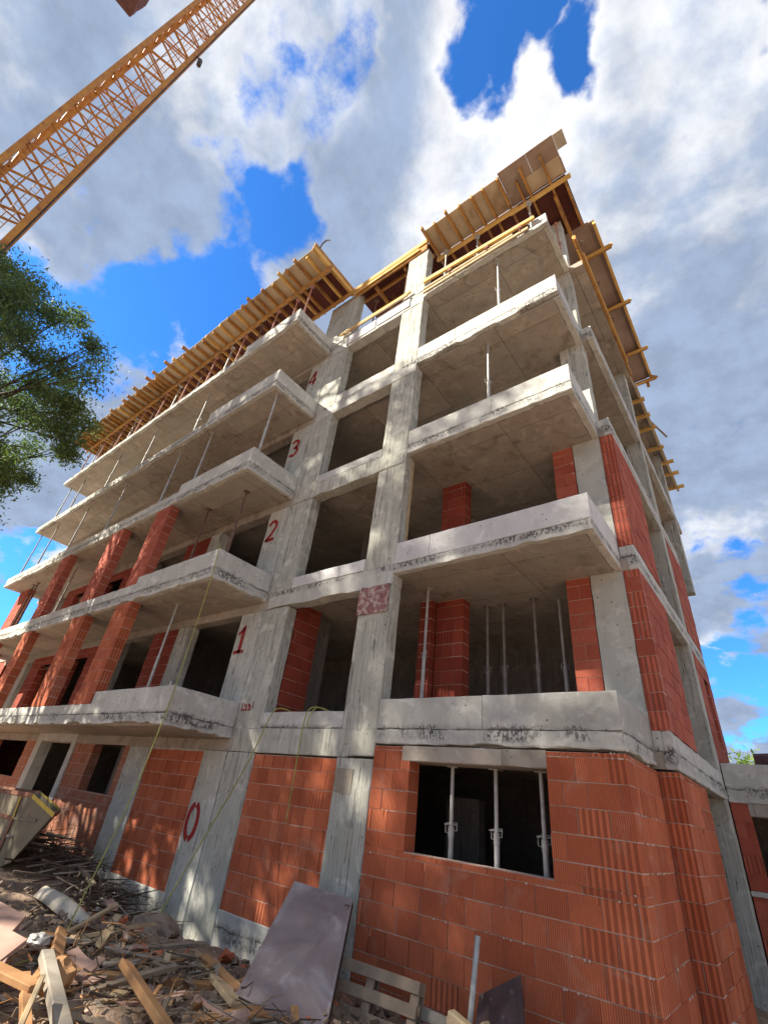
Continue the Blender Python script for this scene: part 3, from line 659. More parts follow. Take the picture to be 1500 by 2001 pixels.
# ------------------------------------------------------------------ steel props
PC={}
def prop(x,y,z0,z1,label,mat='prop',group=None,hand=True,lean=0.,sr=.52):
    h=round(z1-z0,2); key=(h,mat,hand,sr)
    if key not in PC:
        def mk(nm,fn):
            b=MB(); fn(b); me=b.build(nm,mat,None).data
            o=[q for q in COL.objects if q.data==me][0]; COL.objects.unlink(o); bpy.data.objects.remove(o)
            return me
        s=h*sr
        L=[('outer_tube',mk('outer_tube',lambda b:b.tube([(0,0,.012),(0,0,s)],.034,10))),
           ('inner_tube',mk('inner_tube',lambda b:b.tube([(0,0,s),(0,0,h-.012)],.026,10))),
           ('base_plate',mk('base_plate',lambda b:b.box(-.07,.07,-.07,.07,0,.012))),
           ('head_plate',mk('head_plate',lambda b:b.box(-.07,.07,-.07,.07,h-.012,h)))]
        if hand:
            def col(b):
                b.tube([(0,0,s-.10),(0,0,s+.02)],.040,10)
                b.tube([(-.035,0,s-.05),(-.075,.0,s-.05),(-.075,0,s+.05),(-.02,0,s+.06)],.006,6)
                b.tube([(.035,0,s-.02),(.075,0,s-.02),(.075,0,s+.07),(.02,0,s+.06)],.006,6)
                b.tube([(-.09,-.02,s+.04),(.07,.02,s+.045)],.008,6)
            L.append(('collar',mk('collar',col)))
        PC[key]=L
    t=thing('shoring_prop',(x,y,z0),label,'prop',group); t.rotation_euler=(lean,lean*.6,random.uniform(-1,1))
    for nm,me in PC[key]:
        o=bpy.data.objects.new(nm,me); COL.objects.link(o); o.parent=t
    return t
ordn=['first','second','third','fourth','fifth','sixth','seventh','eighth','ninth','tenth','eleventh','twelfth','thirteenth','fourteenth','fifteenth','sixteenth','seventeenth','eighteenth','nineteenth','twentieth']
g='steel props under the slabs'
xs=[-8.95,-9.75,-10.7,-11.7,-12.6,-13.5,-14.5,-15.4,-16.4,-17.3,-18.3,-19.2,-20.2,-21.2,-22.2,-23.2,-24.2,-25.1,-26.0]
for i,x_ in enumerate(xs):
    prop(x_,4.95+.08*(i%2),ZB[4]+T,14.72,'%s prop from the right end under the long roof formwork'%ordn[i],('proppink','prop','proppink','proprust')[i%4] if i>1 else 'proppink',g,hand=False)
for i,x_ in enumerate((-13.74,-17.4,-20.56,-24.3,-26.05)):
    prop(x_,5.0,ZB[3]+T,ZB[4],'%s prop from the right on the fourth left balcony'%ordn[i],'prop',g)
for i,x_ in enumerate((-8.85,-11.92,-13.72,-17.51,-20.79,-24.04,-26.05)):
    prop(x_,4.9,ZB[2]+T,ZB[3],'%s prop from the right on the third left balcony'%ordn[i],'prop' if i in (0,1,3) else 'prop',g,hand=i<1)
prop(-9.46,5.27,ZB[1]+T,ZB[2],'dark prop near the corner of the second left balcony','proprust',g)
prop(-11.18,5.29,ZB[1]+T,ZB[2],'dark prop right of the brick pillar on the second left balcony','proprust',g)
prop(-19.9,5.28,ZB[1]+T,ZB[2],'prop in the dark bay of the second left balcony far left','prop',g)
prop(-23.6,5.2,ZB[1]+T,ZB[2],'right one of the paired dark props at the far left end','proprust',g)
prop(-24.1,5.2,ZB[1]+T,ZB[2],'left one of the paired dark props at the far left end','proprust',g)
prop(-11.0,5.3,ZB[0]+T,ZB[1],'bright slim prop behind the first left balcony parapet','prop',g,hand=False,lean=.0)
prop(-14.1,5.4,ZB[0]+T,ZB[1],'thin prop between two brick pillars of the first left balcony','proprust',g,hand=False)
prop(-4.78,6.95,ZB[0]+T,ZB[1],'bright prop close to the column, left of the inner brick pillar','prop',g)
prop(-4.15,8.14,ZB[0]+T,ZB[1],'first thin prop right of the inner brick pillar','propdim',g)
prop(-3.81,8.14,ZB[0]+T,ZB[1],'second thin prop in the dark middle of the first floor loggia','propdim',g)
prop(-3.18,8.12,ZB[0]+T,ZB[1],'dull grey prop in the first floor loggia, left of the bright one','propdim',g)
prop(-2.77,8.3,ZB[0]+T,ZB[1],'bright prop with a white handle in the first floor loggia','prop',g)
prop(-3.24,6.5,ZB[2]+T,ZB[3],'single prop on the third right balcony','prop',g)
prop(-2.85,6.32,ZB[3]+T,ZB[4],'single prop on the fourth right balcony','prop',g)
for i,(x_,y_) in enumerate(((-7.45,6.6),(-6.35,6.9),(-5.95,6.35))):
    prop(x_,y_,ZB[4]+T,14.72,'%s prop from the left in the open bay under the middle roof formwork'%ordn[i],'proprust',g,hand=False)
for i,(x_,y_) in enumerate(((-4.6,6.5),(-3.6,6.62),(-2.0,6.62),(-1.6,7.6))):
    prop(x_,y_,ZB[4]+T,14.72,'%s prop from the left under the right bay roof formwork'%ordn[i],'proppink' if i==3 else 'prop',g)
for i,x_ in enumerate((-3.84,-3.19,-2.58)):
    prop(x_,6.46,GF,WZ1-.001,('left','middle','right')[i]+' one of three thick props in the ground floor window','prop','props in the ground floor window',sr=.68)
prop(-1.8,9.95,ZB[0]+T,ZB[1],'dark prop in the side opening of the first floor, nearer one','proprust',g)
prop(-1.7,10.6,ZB[0]+T,ZB[1],'dark prop in the side opening of the first floor, further one','proprust',g)

# ------------------------------------------------------------------ hoses
def hose(pts,r,label):
    # smooth the path
    P=[Vector(p) for p in pts]; out=[]
    for i in range(len(P)-1):
        p0=P[max(i-1,0)];p1=P[i];p2=P[i+1];p3=P[min(i+2,len(P)-1)]
        for k in range(8):
            t=k/8; out.append(.5*((2*p1)+(-p0+p2)*t+(2*p0-5*p1+4*p2-p3)*t*t+(-p0+3*p1-3*p2+p3)*t**3))
    out.append(P[-1]); b=MB(); b.tube(out,r,6)
    return tag(b.build('hose','rope',None,smooth=True),label,'hose','yellow green hoses hanging from the building')
hose([(-9.2,5.2,3.9),(-8.75,4.8,4.3),(-8.6,4.58,4.36),(-8.52,4.54,4.25),(-8.36,4.5,3.5),(-8.34,4.5,1.6),(-8.3,4.45,.8),(-8.0,4.2,-.3),(-7.6,3.8,-1.4),(-7.3,3.55,-1.74),(-6.9,3.0,-1.76)],.009,'long hose from the second balcony corner down to the debris')
hose([(-7.0,6.6,1.05),(-7.2,6.3,1.32),(-7.34,6.08,1.36),(-7.42,5.98,1.2),(-7.6,5.85,.4),(-7.85,5.5,-.8),(-8.06,5.14,-1.95)],.012,'hose running from the first floor sill slanting down to the ground')
hose([(-6.1,6.6,1.1),(-6.3,6.3,1.33),(-6.42,6.08,1.37),(-6.5,5.99,1.2),(-6.52,6.0,.6),(-6.5,5.99,-.33)],.010,'short hose hanging over the brick infill with a free end')
hose([(-5.9,6.6,1.1),(-6.2,6.3,1.32),(-6.34,6.08,1.36),(-6.40,5.99,1.2),(-6.42,5.99,1.0)],.010,'very short hose end beside the hanging hose')

# ------------------------------------------------------------------ annex on the right, behind
ax_=thing('annex_building',(2,13,GF),'low concrete and brick annex wall to the right behind the building','building')
part('beam','conc',ax_,lambda b:b.rbox(XS+.01,6.5,12.,12.35,.82,1.47,ch=.012,amp=.005))
part('brick_pillar','brickred',ax_,lambda b:bricks(b,'x',12.02,12.27,-1.22,-.95,-.47,.82,L=.3))
part('lintel','soffit',ax_,lambda b:b.rbox(-.95,6.5,12.01,12.3,.62,.82))
part('brick_wall','brickred',ax_,lambda b:bricks(b,'x',12.02,12.27,-1.22,6.5,-2.6,-.55,L=.3))
part('sill','conc',ax_,lambda b:b.rbox(-1.22,6.5,11.97,12.3,-.55,-.47))
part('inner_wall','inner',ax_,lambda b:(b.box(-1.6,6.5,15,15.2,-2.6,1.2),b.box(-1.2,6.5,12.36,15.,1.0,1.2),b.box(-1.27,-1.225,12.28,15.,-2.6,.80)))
b=MB(); b.rbox(-.78,1.8,14.,15.2,1.21,1.95,ch=.06,amp=.02); o=b.build('tarpaulin_stack','tarp'); tag(o,'brown purple covered stack on top of the annex','stack')

# ------------------------------------------------------------------ ground
def H(x,y):
    h=-1.80-.05*math.sin(x*.9+y*.7)
    h-=.62*math.exp(-((x+8.3)/2.6)**2-((y-6.4)/.85)**2)
    h+=.16*math.exp(-((x+7.3)/1.6)**2-((y-4.1)/.7)**2)
    h+=.20/(1+math.exp((x+12)/.8)) * (1 if y<8 else 0)
    h-=.35/(1+math.exp(-(x+1.0)/.6))
    return h
def ground():
    nx,ny=150,130
    # graded grid: fine close by, coarse out to the horizon
    def ax(a,b,n,far):
        c=list(np.linspace(a,b,n)); out=[]; 
        for s in (600,300,150,80,40,20): out.append(a-s)
        out+=c
        for s in (20,40,80,150,300,600): out.append(b+s)
        return out
    X=ax(-20,3,nx,600); Y=ax(-2,12,ny,600)
    vs=[];fs=[]
    from mathutils import noise as nz
    for yy in Y:
        for xx in X:
            z=H(xx,yy) if -25<xx<8 and -6<yy<20 else -1.9
            if -20<=xx<=3 and -2<=yy<=12:
                z+=.09*nz.noise(Vector((xx*1.1,yy*1.1,0)))+.05*nz.noise(Vector((xx*4,yy*4,3)))+.025*nz.noise(Vector((xx*13,yy*13,7)))
                if yy>6.6 and xx<-1.5: z=min(z,-1.86)
            vs.append((xx,yy,z))
    n=len(X)
    for j in range(len(Y)-1):
        for i in range(n-1): fs.append((j*n+i,j*n+i+1,(j+1)*n+i+1,(j+1)*n+i))
    b=MB(); b.add(vs,fs); o=b.build('ground','soil',smooth=True); tag(o,kind='structure')
ground()

# ------------------------------------------------------------------ debris
def rubble(name,mats,n,xr,yr,size,label,flat=.6,dz=0.,cond=None):
    b=MB()
    for _ in range(n):
        x=random.uniform(*xr); y=random.uniform(*yr)
        if cond and not cond(x,y): continue
        s=random.uniform(*size)*random.choice((.5,.8,1,1.4)); z=H(x,y)+dz+random.uniform(-.02,.05)
        R3=Euler((random.uniform(-.6,.6),random.uniform(-.6,.6),random.uniform(0,6.3))).to_matrix()
        d=(s*random.uniform(.6,1.6),s*random.uniform(.5,1),s*flat*random.uniform(.4,1))
        vs=[R3@Vector((sx*d[0]*random.uniform(.7,1.1),sy*d[1]*random.uniform(.7,1.1),sz*d[2]*random.uniform(.7,1.1)))+Vector((x,y,z)) for sz in (-1,1) for sy in (-1,1) for sx in (-1,1)]
        b.add(vs,[(0,2,3,1),(4,5,7,6),(0,1,5,4),(2,6,7,3),(0,4,6,2),(1,3,7,5)],random.randrange(len(mats)))
    o=b.build(name,mats); tag(o,label,'rubble',None,'stuff'); return o
inc=lambda x,y: y<6.0
rubble('rubble',['rubble','soil','soil','rubbled','palletw'],1800,(-11,-2.6),(2.2,6.0),(.012,.035),'loose small rubble and chips over the ground in front of the building',cond=inc)
rubble('wood_chips',['palletw','orangewood','soil','oldwood'],420,(-7.5,-3.6),(2.2,4.6),(.02,.05),'splintered wood chips in the foreground debris heap',flat=.25,dz=.03)
rubble('broken_bricks',['brick','pink','rubble'],160,(-9,-4.2),(2.6,5.6),(.03,.07),'broken brick and board fragments lying among the debris',dz=.02)
def sticks(name,n,xr,yr,lr,r,label,mats,zup=.15,cat='branches'):
    b=MB()
    for _ in range(n):
        x=random.uniform(*xr);y=random.uniform(*yr);l=random.uniform(*lr);a=random.uniform(0,math.pi);e=random.uniform(-.25,.35)
        z=H(x,y)+random.uniform(0,zup)
        d=Vector((math.cos(a)*math.cos(e),math.sin(a)*math.cos(e),math.sin(e)))*l/2; p=Vector((x,y,z))
        k=p+Vector((random.uniform(-.06,.06),random.uniform(-.06,.06),random.uniform(-.03,.05)))
        b.tube([p-d,k,p+d],random.uniform(*r),5,random.randrange(len(mats)),r2=.004)
    o=b.build(name,mats); tag(o,label,cat,None,'stuff')
sticks('branch_heap',230,(-14.,-8.6),(4.6,5.9),(.4,1.4),(.01,.032),'heap of grey brown sticks and broken branches beside the steel skip',['bark','oldwood','rubbled'],.38)
sticks('splinters',260,(-7.2,-3.8),(2.2,4.4),(.15,.6),(.004,.014),'thin wood splinters and straw in the foreground heap',['orangewood','palletw','bark'],.16,'splinters')
gp='loose boards in the debris heap'
def dplank(p,q,w,h,lab,mat,tw=0,cat='plank',nm='timber_plank'): 
    return plank(p,q,w,h,lab,mat,gp,nm,tw,cat)
# long dirty white curved panel
b=MB(); pts=[]
A=Vector((-9.9,4.30,-1.72));B=Vector((-8.0,4.22,-1.80)); n=10; vs=[];fs=[]
sd=Vector((.10,.20,.09))
for i in range(n+1):
    t=i/n; c=A.lerp(B,t); 
    for j in range(6):
        s=(j/5-.5); vs.append(c+sd*s*(1-.35*abs(t-.5))+Vector((0,0,.10-.34*s*s+.04*math.sin(t*3))))
for i in range(n):
    for j in range(5): a=i*6+j; fs.append((a,a+1,a+7,a+6))
b.add(vs,fs); o=b.build('curved_panel','whitep',smooth=True); so_=o.modifiers.new('s','SOLIDIFY'); so_.thickness=.02
tag(o,'long curved off white panel with mossy edge lying on the soil','panel')
def board(pts,th,lab,mat,nm='board',cat='board'):
    b=MB(); P=[Vector(p) for p in pts]; n=(P[1]-P[0]).cross(P[2]-P[0]).normalized()
    if n.z<0: n=-n
    k=len(P); vs=[p for p in P]+[p-n*th for p in P]
    b.add(vs,[tuple(range(k)),tuple(range(2*k-1,k-1,-1))]+[(i,(i+1)%k,(i+1)%k+k,i+k) for i in range(k)])
    o=b.build(nm,mat,None,origin=tuple(P[0])); tag(o,lab,cat,gp if nm=='board' else None); return o
board([(-8.0,2.95,-1.40),(-7.2,3.05,-1.42),(-6.75,2.75,-1.50),(-7.6,2.6,-1.45)],.04,'pinkish board at the left edge, uppermost of the pink pile','pink')
board([(-7.4,2.75,-1.46),(-6.5,2.85,-1.47),(-6.15,2.50,-1.55),(-7.0,2.35,-1.5)],.04,'pinkish board in the middle of the pink pile','pink')
board([(-7.0,2.5,-1.50),(-6.35,2.68,-1.52),(-5.85,2.42,-1.6),(-6.5,2.2,-1.56)],.05,'lowest pinkish board with a cracked edge','pink')
board([(-8.3,2.4,-1.3),(-7.6,2.7,-1.32),(-7.2,2.5,-1.4),(-7.9,2.2,-1.38)],.03,'grey flat board behind the pink pile','oldwood')
board([(-5.6,1.9,-1.45),(-5.0,2.1,-1.5),(-4.6,1.8,-1.62),(-5.2,1.6,-1.6)],.04,'brown cardboard sheet in the lower left corner','palletw')
dplank((-6.1,2.25,-1.46),(-5.25,2.52,-1.50),.14,.05,'short orange plank near the left edge','orangewood')
dplank((-5.02,2.42,-1.38),(-4.25,2.02,-1.42),.035,.05,'thin yellow lath in the lower left corner','palewood')
dplank((-6.0,2.85,-1.48),(-4.3,2.42,-1.58),.11,.08,'thick weathered grey post with moss','oldwood')
dplank((-6.35,3.2,-1.72),(-5.25,4.35,-1.72),.10,.09,'dark orange beam lying across the heap','orangewood')
dplank((-5.55,3.40,-1.50),(-4.05,3.08,-1.58),.11,.06,'yellow orange plank pointing to the lower edge','orangewood',.3)
dplank((-6.75,4.95,-1.72),(-4.6,4.1,-1.66),.20,.045,'wide pale plank leaning beside the purple sheet','palewood',.25)
dplank((-5.6,2.55,-1.50),(-4.5,2.25,-1.62),.07,.05,'reddish brown batten beside the weathered post','brickdust' if False else 'orangewood')
dplank((-9.2,5.0,-1.66),(-8.2,4.6,-1.60),.12,.05,'pale broken plank near the plinth','pink')
dplank((-8.4,5.5,-1.85),(-7.3,4.9,-1.75),.09,.07,'greyish stump of timber below the hose','oldwood')
dplank((-10.8,5.2,-1.5),(-9.6,4.9,-1.55),.10,.04,'flat brown plank at the foot of the stick heap','palletw')
dplank((-7.4,3.6,-1.62),(-6.3,3.1,-1.60),.13,.05,'cracked brown plank below the curved panel','orangewood',.4)
dplank((-6.5,3.7,-1.70),(-5.9,3.2,-1.66),.09,.05,'pinkish offcut in the middle of the heap','pink',.2)
dplank((-5.0,3.9,-1.74),(-4.2,4.3,-1.72),.08,.05,'dirty grey offcut right of the yellow plank','oldwood',.2)
dplank((-4.6,2.9,-1.62),(-3.9,3.3,-1.6),.10,.04,'short brown board at the bottom edge','palletw',.1)
b=MB(); vs=[]
from mathutils import noise as nz
def blob(name,c,r,mat,lab,cat):
    import bmesh
    bm=bmesh.new(); bmesh.ops.create_icosphere(bm,subdivisions=3,radius=1)
    for v in bm.verts:
        f=1+.35*nz.noise(v.co*1.7+Vector(c))+.15*nz.noise(v.co*5)
        v.co=Vector((v.co.x*r[0]*f,v.co.y*r[1]*f,v.co.z*r[2]*f))
    me=bpy.data.meshes.new(name); bm.to_mesh(me); bm.free(); me.materials.append(M[mat])
    o=bpy.data.objects.new(name,me); COL.objects.link(o); o.location=c; tag(o,lab,cat); return o
blob('concrete_lump',(-7.6,4.95,-1.72),(.42,.22,.14),'rubble','lump of hardened concrete by the column foot','rubble lump')
blob('soil_clod',(-5.9,2.95,-1.62),(.22,.16,.12),'orangewood','orange brown clod of splintered wood and fibre','clod')
blob('plastic_bag',(-6.55,2.98,-1.50),(.12,.09,.06),'prop','small crumpled silvery bag by the pink boards','bag')
blob('crumpled_foil',(-5.6,5.6,-1.75),(.3,.2,.25),'foil','dark crumpled foil left of the leaning purple sheet','foil')
blob('crumpled_foil',(-5.1,2.1,-1.72),(.2,.2,.12),'foil','dark purple crumpled foil in the lower left corner','foil')

# scrap boards half buried in the heap
def scrap(x,y,l,w,h,a,e,mat):
    b=MB(); n=6; c=Vector((math.cos(a)*math.cos(e),math.sin(a)*math.cos(e),math.sin(e))); sd=Vector((-math.sin(a),math.cos(a),random.uniform(-.3,.3))).normalized(); up=c.cross(sd).normalized()
    o=Vector((x,y,H(x,y)+.05+abs(math.sin(e))*l*.35)); vs=[];fs=[]
    k=7
    for i in range(k):
        s=(i/(k-1)-.5)
        for (u,v) in ((-1,-1),(1,-1),(1,1),(-1,1)):
            ex=random.uniform(-.06,.04)*l if i in (0,k-1) else 0
            vs.append(o+c*(s*l+ex*(1 if i else -1))+sd*u*w/2*random.uniform(.93,1.0)+up*v*h/2*random.uniform(.9,1.05)+up*.012*math.sin(s*5))
    for i in range(k-1):
        for j in range(4): p=i*4+j;q=i*4+(j+1)%4; fs.append((p,q,q+4,p+4))
    fs.append((0,3,2,1)); fs.append(tuple((k-1)*4+i for i in range(4)))
    b.add(vs,fs); o_=b.build('scrap_board',mat,None,origin=tuple(o)); return tag(o_,'dirty broken board half buried in the debris heap','board','scrap boards half buried in the debris heap')
rs=random.Random(21); SB={}
for i in range(26):
    a_=(rs.uniform(-7.6,-4.3),rs.uniform(2.4,4.7),rs.uniform(.35,1.0),rs.uniform(.05,.13),rs.uniform(.015,.045),rs.uniform(0,3.14),rs.uniform(-.22,.25),rs.choice(('palletw','oldwood','orangewood','palletw','palewood','pink')))
    SB.setdefault(a_[-1],[]).append(scrap(*a_))
def px_(o): 
    v=o.location; return sum(RM[0][i]*v[i] for i in range(3))/sum(RM[2][i]*v[i] for i in range(3))
words=['first','second','third','fourth','fifth','sixth','seventh','eighth','ninth','tenth','eleventh','twelfth']
cnt=['zero','one','two','three','four','five','six','seven','eight','nine','ten','eleven','twelve']
for mt_,os_ in SB.items():
    nm_={'palletw':'dull brown','oldwood':'grey','orangewood':'orange brown','palewood':'pale yellowish','pink':'pinkish'}[mt_]
    os_.sort(key=px_)
    for i,o_ in enumerate(os_):
        o_['label']=('%s from the left of the %s %s broken boards half buried in the heap'%(words[i],cnt[len(os_)],nm_)) if len(os_)>1 else 'the only %s broken board half buried in the heap'%nm_
# leaning form sheet (two stacked panels)
ls=thing('leaning_sheet',(-4.7,4.6,-1.8),'large purple grey form sheet leaning towards the column','sheet')
def sheet(b,off,th):
    P=[Vector(p) for p in ((-5.72,5.62,-.93),(-4.88,5.86,-.99),(-3.98,4.55,-2.06),(-4.41,3.52,-2.03))]
    n=(P[1]-P[0]).cross(P[2]-P[0]).normalized(); n=n if n.z>0 else -n
    P=[p+n*off for p in P]; k=4
    b.add(P+[p-n*th for p in P],[(0,1,2,3),(7,6,5,4)]+[(i,(i+1)%4,(i+1)%4+4,i+4) for i in range(4)])
part('top_sheet','sheet',ls,lambda b:sheet(b,0,.018))
part('under_sheet','sheetedgeshade',ls,lambda b:sheet(b,-.045,.05))
part('batten','sheetedgeshade',ls,lambda b:(b.bar((-4.90,5.80,-1.09),(-4.0,4.55,-2.2),.06,.12),))  # near-black bar put where the shadow gap lies along the sheet

# pallets leaning on the ground floor wall
def pallet(c,rot,label,w=1.2,d=.8,mat='palletw'):
    t=thing('wooden_pallet',c,label,'pallet','wooden pallets by the window wall'); 
    def add(nm,fn):
        b=MB(); fn(b); o=b.build(nm,mat); o.parent=t
    for i in range(5):
        yy=-d/2+.05+i*(d-.1)/4
        add('deck_board',lambda b:b.rbox(-w/2,w/2,yy-.05,yy+.05,.122,.144,ch=.003,amp=.0015,step=.3))
    for xx in (-w/2+.05,0,w/2-.05):
        add('stringer',lambda b:b.rbox(xx-.05,xx+.05,-d/2,d/2,.10,.122,ch=.003,amp=.001))
        for yy in (-d/2+.05,0,d/2-.05): add('block',lambda b:b.rbox(xx-.05,xx+.05,yy-.05,yy+.05,.022,.10,ch=.003,amp=.001))
        add('bottom_board',lambda b:b.rbox(xx-.05,xx+.05,-d/2,d/2,0,.022,ch=.003,amp=.001))
    t.rotation_euler=rot; return t
pallet((-4.22,5.55,-1.86),(R(74),0,R(4)),'grey pallet standing on edge beside the leaning sheet')
pallet((-3.15,5.62,-2.05),(R(70),0,R(-3)),'brown pallet standing on edge right of the grey one',w=1.0,mat='oldwood')
b=MB(); b.tube([(-3.08,5.50,-2.1),(-3.05,5.72,-.98)],.028,12); o=b.build('steel_pipe','prop',smooth=True); tag(o,'grey pipe standing upright against the brick wall','pipe')
dplank((-3.2,5.45,-1.56),(-2.75,5.4,-1.66),.10,.10,'pale block of timber at the foot of the grey pipe','palewood')
dplank((-2.85,5.45,-1.52),(-2.7,5.4,-1.75),.09,.09,'small upright timber block beside the brown panel','palewood')
board([(-3.05,5.75,-1.42),(-2.66,5.85,-1.20),(-2.45,5.5,-1.80),(-2.95,5.35,-1.85)],.02,'dark brown crumpled foil panel leaning on the brick wall','foil','foil_panel','panel')
blob('crumpled_foil',(-3.45,5.4,-1.82),(.22,.15,.13),'foil','dark crumpled foil in front of the pallets','foil')
dplank((-1.12,6.35,-1.32),(-.98,6.5,-1.22),.1,.03,'white scrap at the foot of the right corner','whitep')

# steel skip
sk=thing('steel_skip',(-12.3,5,-1.6),'worn grey steel skip with yellow edges at the left','skip')
prof=[(-16.0,-.62),(-11.95,-.52),(-10.67,-.72),(-11.62,-1.52),(-12.05,-1.66),(-16.0,-1.66)]
def skbody(b):
    b.prism(prof,'y',4.30,4.34); b.prism(prof,'y',5.75,5.79)
    for (p,q) in zip(prof[2:],prof[3:]): b.bar((p[0],5.045,p[1]),(q[0],5.045,q[1]),1.41,.04,up=(0,0,1))
    b.bar((prof[1][0],5.045,prof[1][1]-.30),(prof[2][0],5.045,prof[2][1]-.02),1.41,.03)
part('body','steelplate',sk,skbody)
part('rim','yellow',sk,lambda b:b.bar((-11.95,4.29,-.52),(-10.65,4.29,-.72),.07,.07))
part('rim','yellow',sk,lambda b:b.bar((-11.95,5.80,-.52),(-10.65,5.80,-.72),.07,.07))
part('rim','rust',sk,lambda b:(b.bar((-16,4.29,-.61),(-11.96,4.29,-.51),.07,.07),b.bar((-10.65,4.3,-.73),(-10.65,5.8,-.73),.07,.07),b.bar((-16,5.8,-.61),(-11.96,5.8,-.51),.07,.07)))
part('rib','yellow',sk,lambda b:b.bar((-12.5,4.27,-.57),(-12.42,4.27,-.93),.06,.08))
part('rib','rust',sk,lambda b:(b.bar((-16,4.27,-.98),(-12.4,4.27,-.93),.05,.06),b.bar((-12.42,4.27,-.95),(-12.4,4.27,-1.64),.06,.10)))
part('rib','steelplate',sk,lambda b:b.bar((-12.4,4.27,-.93),(-11.3,4.27,-.86),.05,.05))
for o in sk.children:
    for v in o.data.vertices:
        t_=v.co.y-4.3; v.co.x-=.75*t_; v.co.y=4.3+.36*t_

# ------------------------------------------------------------------ crane
cr=thing('tower_crane',(-18.2,-3.05,-1.9),'yellow lattice tower crane rising at the upper left','crane')
CX,CY,CW=-18.2,-3.05,1.60; yaw=R(12-99.5+90)
e1=Vector((math.cos(yaw+R(90)),math.sin(yaw+R(90)),0)); e2=Vector((-e1.y,e1.x,0))
def cp(a,b_,z): v=Vector((CX,CY,0))+e1*a*CW/2+e2*b_*CW/2; return Vector((v.x,v.y,z))
ZT=60.
cor=[(-1,-1),(1,-1),(1,1),(-1,1)]
for a,b_ in cor:
    part('mast_chord','crane',cr,lambda b:b.bar(cp(a,b_,-1.9),cp(a,b_,ZT),.20,.20,up=e1))
S=2.0
for fi in range(4):
    p=cor[fi];q=cor[(fi+1)%4]
    def lat(b):
        z=-1.9;i=0
        while z<ZT-S:
            b.tube([cp(*p,z),cp(*q,z+S*.5)],.048,6,cap=False); b.tube([cp(*q,z+S*.5),cp(*p,z+S)],.048,6,cap=False)
            if i%2==0: b.tube([cp(*p,z),cp(*q,z)],.032,6,cap=False)
            z+=S;i+=1
    part('mast_bracing','crane',cr,lat)
    def gus(b):
        z=-1.9
        while z<ZT-S:
            n=(cp(*q,0)-cp(*p,0)).normalized(); c=cp(*p,z)+n*.10
            b.bar(c-Vector((0,0,.14)),c+Vector((0,0,.14)),.10,.014,up=n.cross(Vector((0,0,1))))
            z+=S
    part('gusset','rust',cr,gus)
def ladder(b):
    for s in (-.12,.14): b.tube([cp(.30+s,.35,-1.9),cp(.30+s,.35,ZT)],.017,5)
    z=-1.6
    while z<ZT: b.tube([cp(.18,.35,z),cp(.44,.35,z)],.010,4); z+=.3
    b.tube([cp(-.25,.6,-1.9),cp(-.25,.6,ZT)],.030,6)
part('ladder','crane',cr,ladder)
part('cable','cranedark',cr,lambda b:(b.tube([cp(1.16,-.9,-1.9),cp(1.16,-.9,ZT)],.035,6),b.tube([cp(-.1,.1,-1.9)]+[cp(-.1+.25*math.sin(z*.9),.1+.2*math.cos(z*1.3),z) for z in np.arange(0,ZT,.6)],.011,5)))
part('lamp','cranedark',cr,lambda b:(b.tube([cp(1.1,-1,36.2),cp(1.5,-1.15,35.9)],.04,6),b.tube([cp(1.45,-1.15,35.95),cp(1.55,-1.15,35.4)],.13,8)),label='small dark lamp on the side of the mast')
# counterweights of the slewing part above
def cwt(b):
    b.rbox(-18.2,-16.6,-6.4,-5.1,34.3,36.5,ch=.05,amp=.02)
part('counterweight','tarp',cr,cwt,label='dark counterweight block near the mast top')

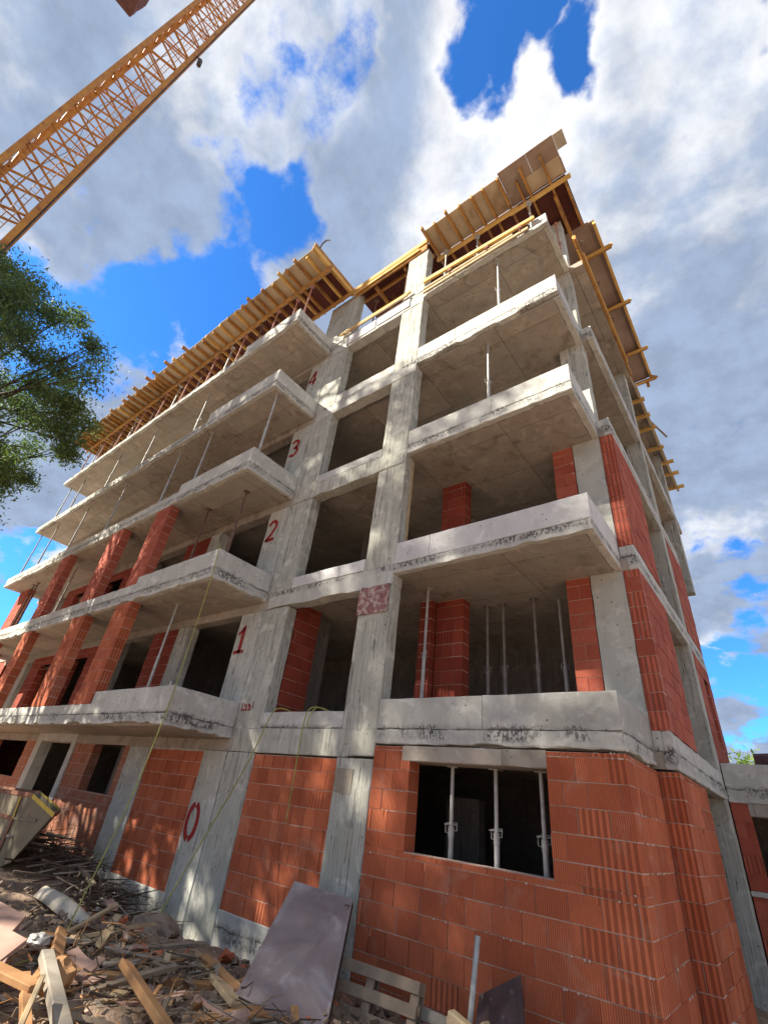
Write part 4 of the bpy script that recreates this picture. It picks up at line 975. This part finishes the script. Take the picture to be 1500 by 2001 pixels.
# ------------------------------------------------------------------ trees
def tree(name,base,cc,rad,nclump,nleaf,lsz,label,mat='leaf',limbs=26,trunk=.3,group=None,seed=1,spread=.85,cat='tree',branches=(),skew=0.):
    rg=np.random.default_rng(seed); rd=random.Random(seed)
    t=thing(name,base,label,cat,group)
    C=np.array(cc); Rr=np.array(rad)
    # clump centres: mostly in the outer part of the ellipsoid
    d=rg.normal(size=(nclump,3)); d/=np.linalg.norm(d,axis=1)[:,None]
    rr=rg.uniform(.35,1.,nclump)**.6
    ctr=C+d*Rr*rr[:,None]
    if len(branches): ctr=np.vstack([ctr,np.array(branches)])
    nc=len(ctr)
    ctr[:,0]-=skew*np.maximum(0,C[2]-1.-ctr[:,2])
    csz=rg.uniform(.55,1.1,nc)*spread
    idx=np.repeat(np.arange(nc),nleaf)
    off=rg.normal(size=(len(idx),3))*np.array((.55,.55,.38))
    pos=ctr[idx]+off*csz[idx][:,None]
    n=len(pos)
    L=rg.uniform(.7,1.4,n)*lsz; Wd=L*rg.uniform(.28,.45,n)
    a=rg.normal(size=(n,3)); a[:,2]-=.35; a/=np.linalg.norm(a,axis=1)[:,None]
    r=rg.normal(size=(n,3)); bb=np.cross(a,r); bb/=np.linalg.norm(bb,axis=1)[:,None]
    p0=pos-a*L[:,None]*.5; p2=pos+a*L[:,None]*.5; p1=pos+bb*Wd[:,None]*.5; p3=pos-bb*Wd[:,None]*.5
    V=np.stack([p0,p1,p2,p3],1).reshape(-1,3)
    me=bpy.data.meshes.new('crown'); me.vertices.add(4*n); me.vertices.foreach_set('co',V.ravel())
    me.loops.add(4*n); me.loops.foreach_set('vertex_index',np.arange(4*n,dtype=np.int32))
    me.polygons.add(n); me.polygons.foreach_set('loop_start',np.arange(0,4*n,4,dtype=np.int32)); 
    try: me.polygons.foreach_set('loop_total',np.full(n,4,dtype=np.int32))
    except Exception: pass
    me.update(calc_edges=True)
    ca=me.color_attributes.new('tint','FLOAT_COLOR','CORNER')
    ct=rg.random(nc); tv=np.clip(ct[idx]*.7+rg.random(n)*.4-.05,0,1)
    buf=np.zeros((n,4,4),dtype=np.float32); buf[:,:,0]=tv[:,None]; buf[:,:,3]=1; ca.data.foreach_set('color',buf.ravel())
    me.materials.append(M[mat]); me.validate()
    o=bpy.data.objects.new('crown',me); COL.objects.link(o); o.parent=t; o.matrix_parent_inverse=Matrix.Translation(t.location).inverted()
    B=Vector(base); Cv=Vector(cc); split=B.lerp(Cv,.62)
    mid=B.lerp(split,.5)+Vector((rd.uniform(-.2,.2),rd.uniform(-.2,.2),0))
    part('trunk','bark',t,lambda b:b.tube([B,mid,split,Cv],trunk,10,r2=trunk*.4),smooth=True)
    def lb(b):
        sel=list(range(nc)); rd.shuffle(sel)
        sel=sel[:limbs]+list(range(nclump,nc))
        for i in sel:
            e=Vector(ctr[i]); s=split.lerp(Cv,rd.uniform(-.2,.9)); m=s.lerp(e,.5)+Vector((rd.uniform(-.3,.3),rd.uniform(-.3,.3),rd.uniform(-.1,.5)))
            b.tube([s,s.lerp(m,.5)+Vector((0,0,.08)),m,m.lerp(e,.5),e],trunk*.26,6,r2=.012)
            for _ in range(2):
                f=e+Vector((rd.uniform(-.6,.6),rd.uniform(-.6,.6),rd.uniform(-.3,.5))); b.tube([m.lerp(e,.6),e.lerp(f,.6),f],.018,4,r2=.006)
    part('limbs','bark',t,lb,smooth=True)
    return t
tree('broadleaf_tree',(-21.8,-2.4,-1.9),(-19.3,-1.1,10.7),(5.1,4.2,5.4),170,560,.135,'large leafy tree at the left edge behind the crane mast',seed=3,limbs=80,spread=.68,skew=.60)
tree('broadleaf_tree',(-22,-10.5,-1.9),(-22.3,-10.6,19.9),(6.2,5.6,6.3),110,330,.24,'unseen tall tree added behind the camera to dapple the facade with shade',seed=5,limbs=40,trunk=.4,spread=.95,group=None)  # unseen tree, sized and placed for the dappled shade on the facade
tree('broadleaf_tree',(-1.5,33,-1.9),(-1.6,33,.6),(3.0,3.0,4.0),60,300,.28,'light green tree top beyond the annex',mat='leaflight',seed=12,limbs=14,spread=.8)
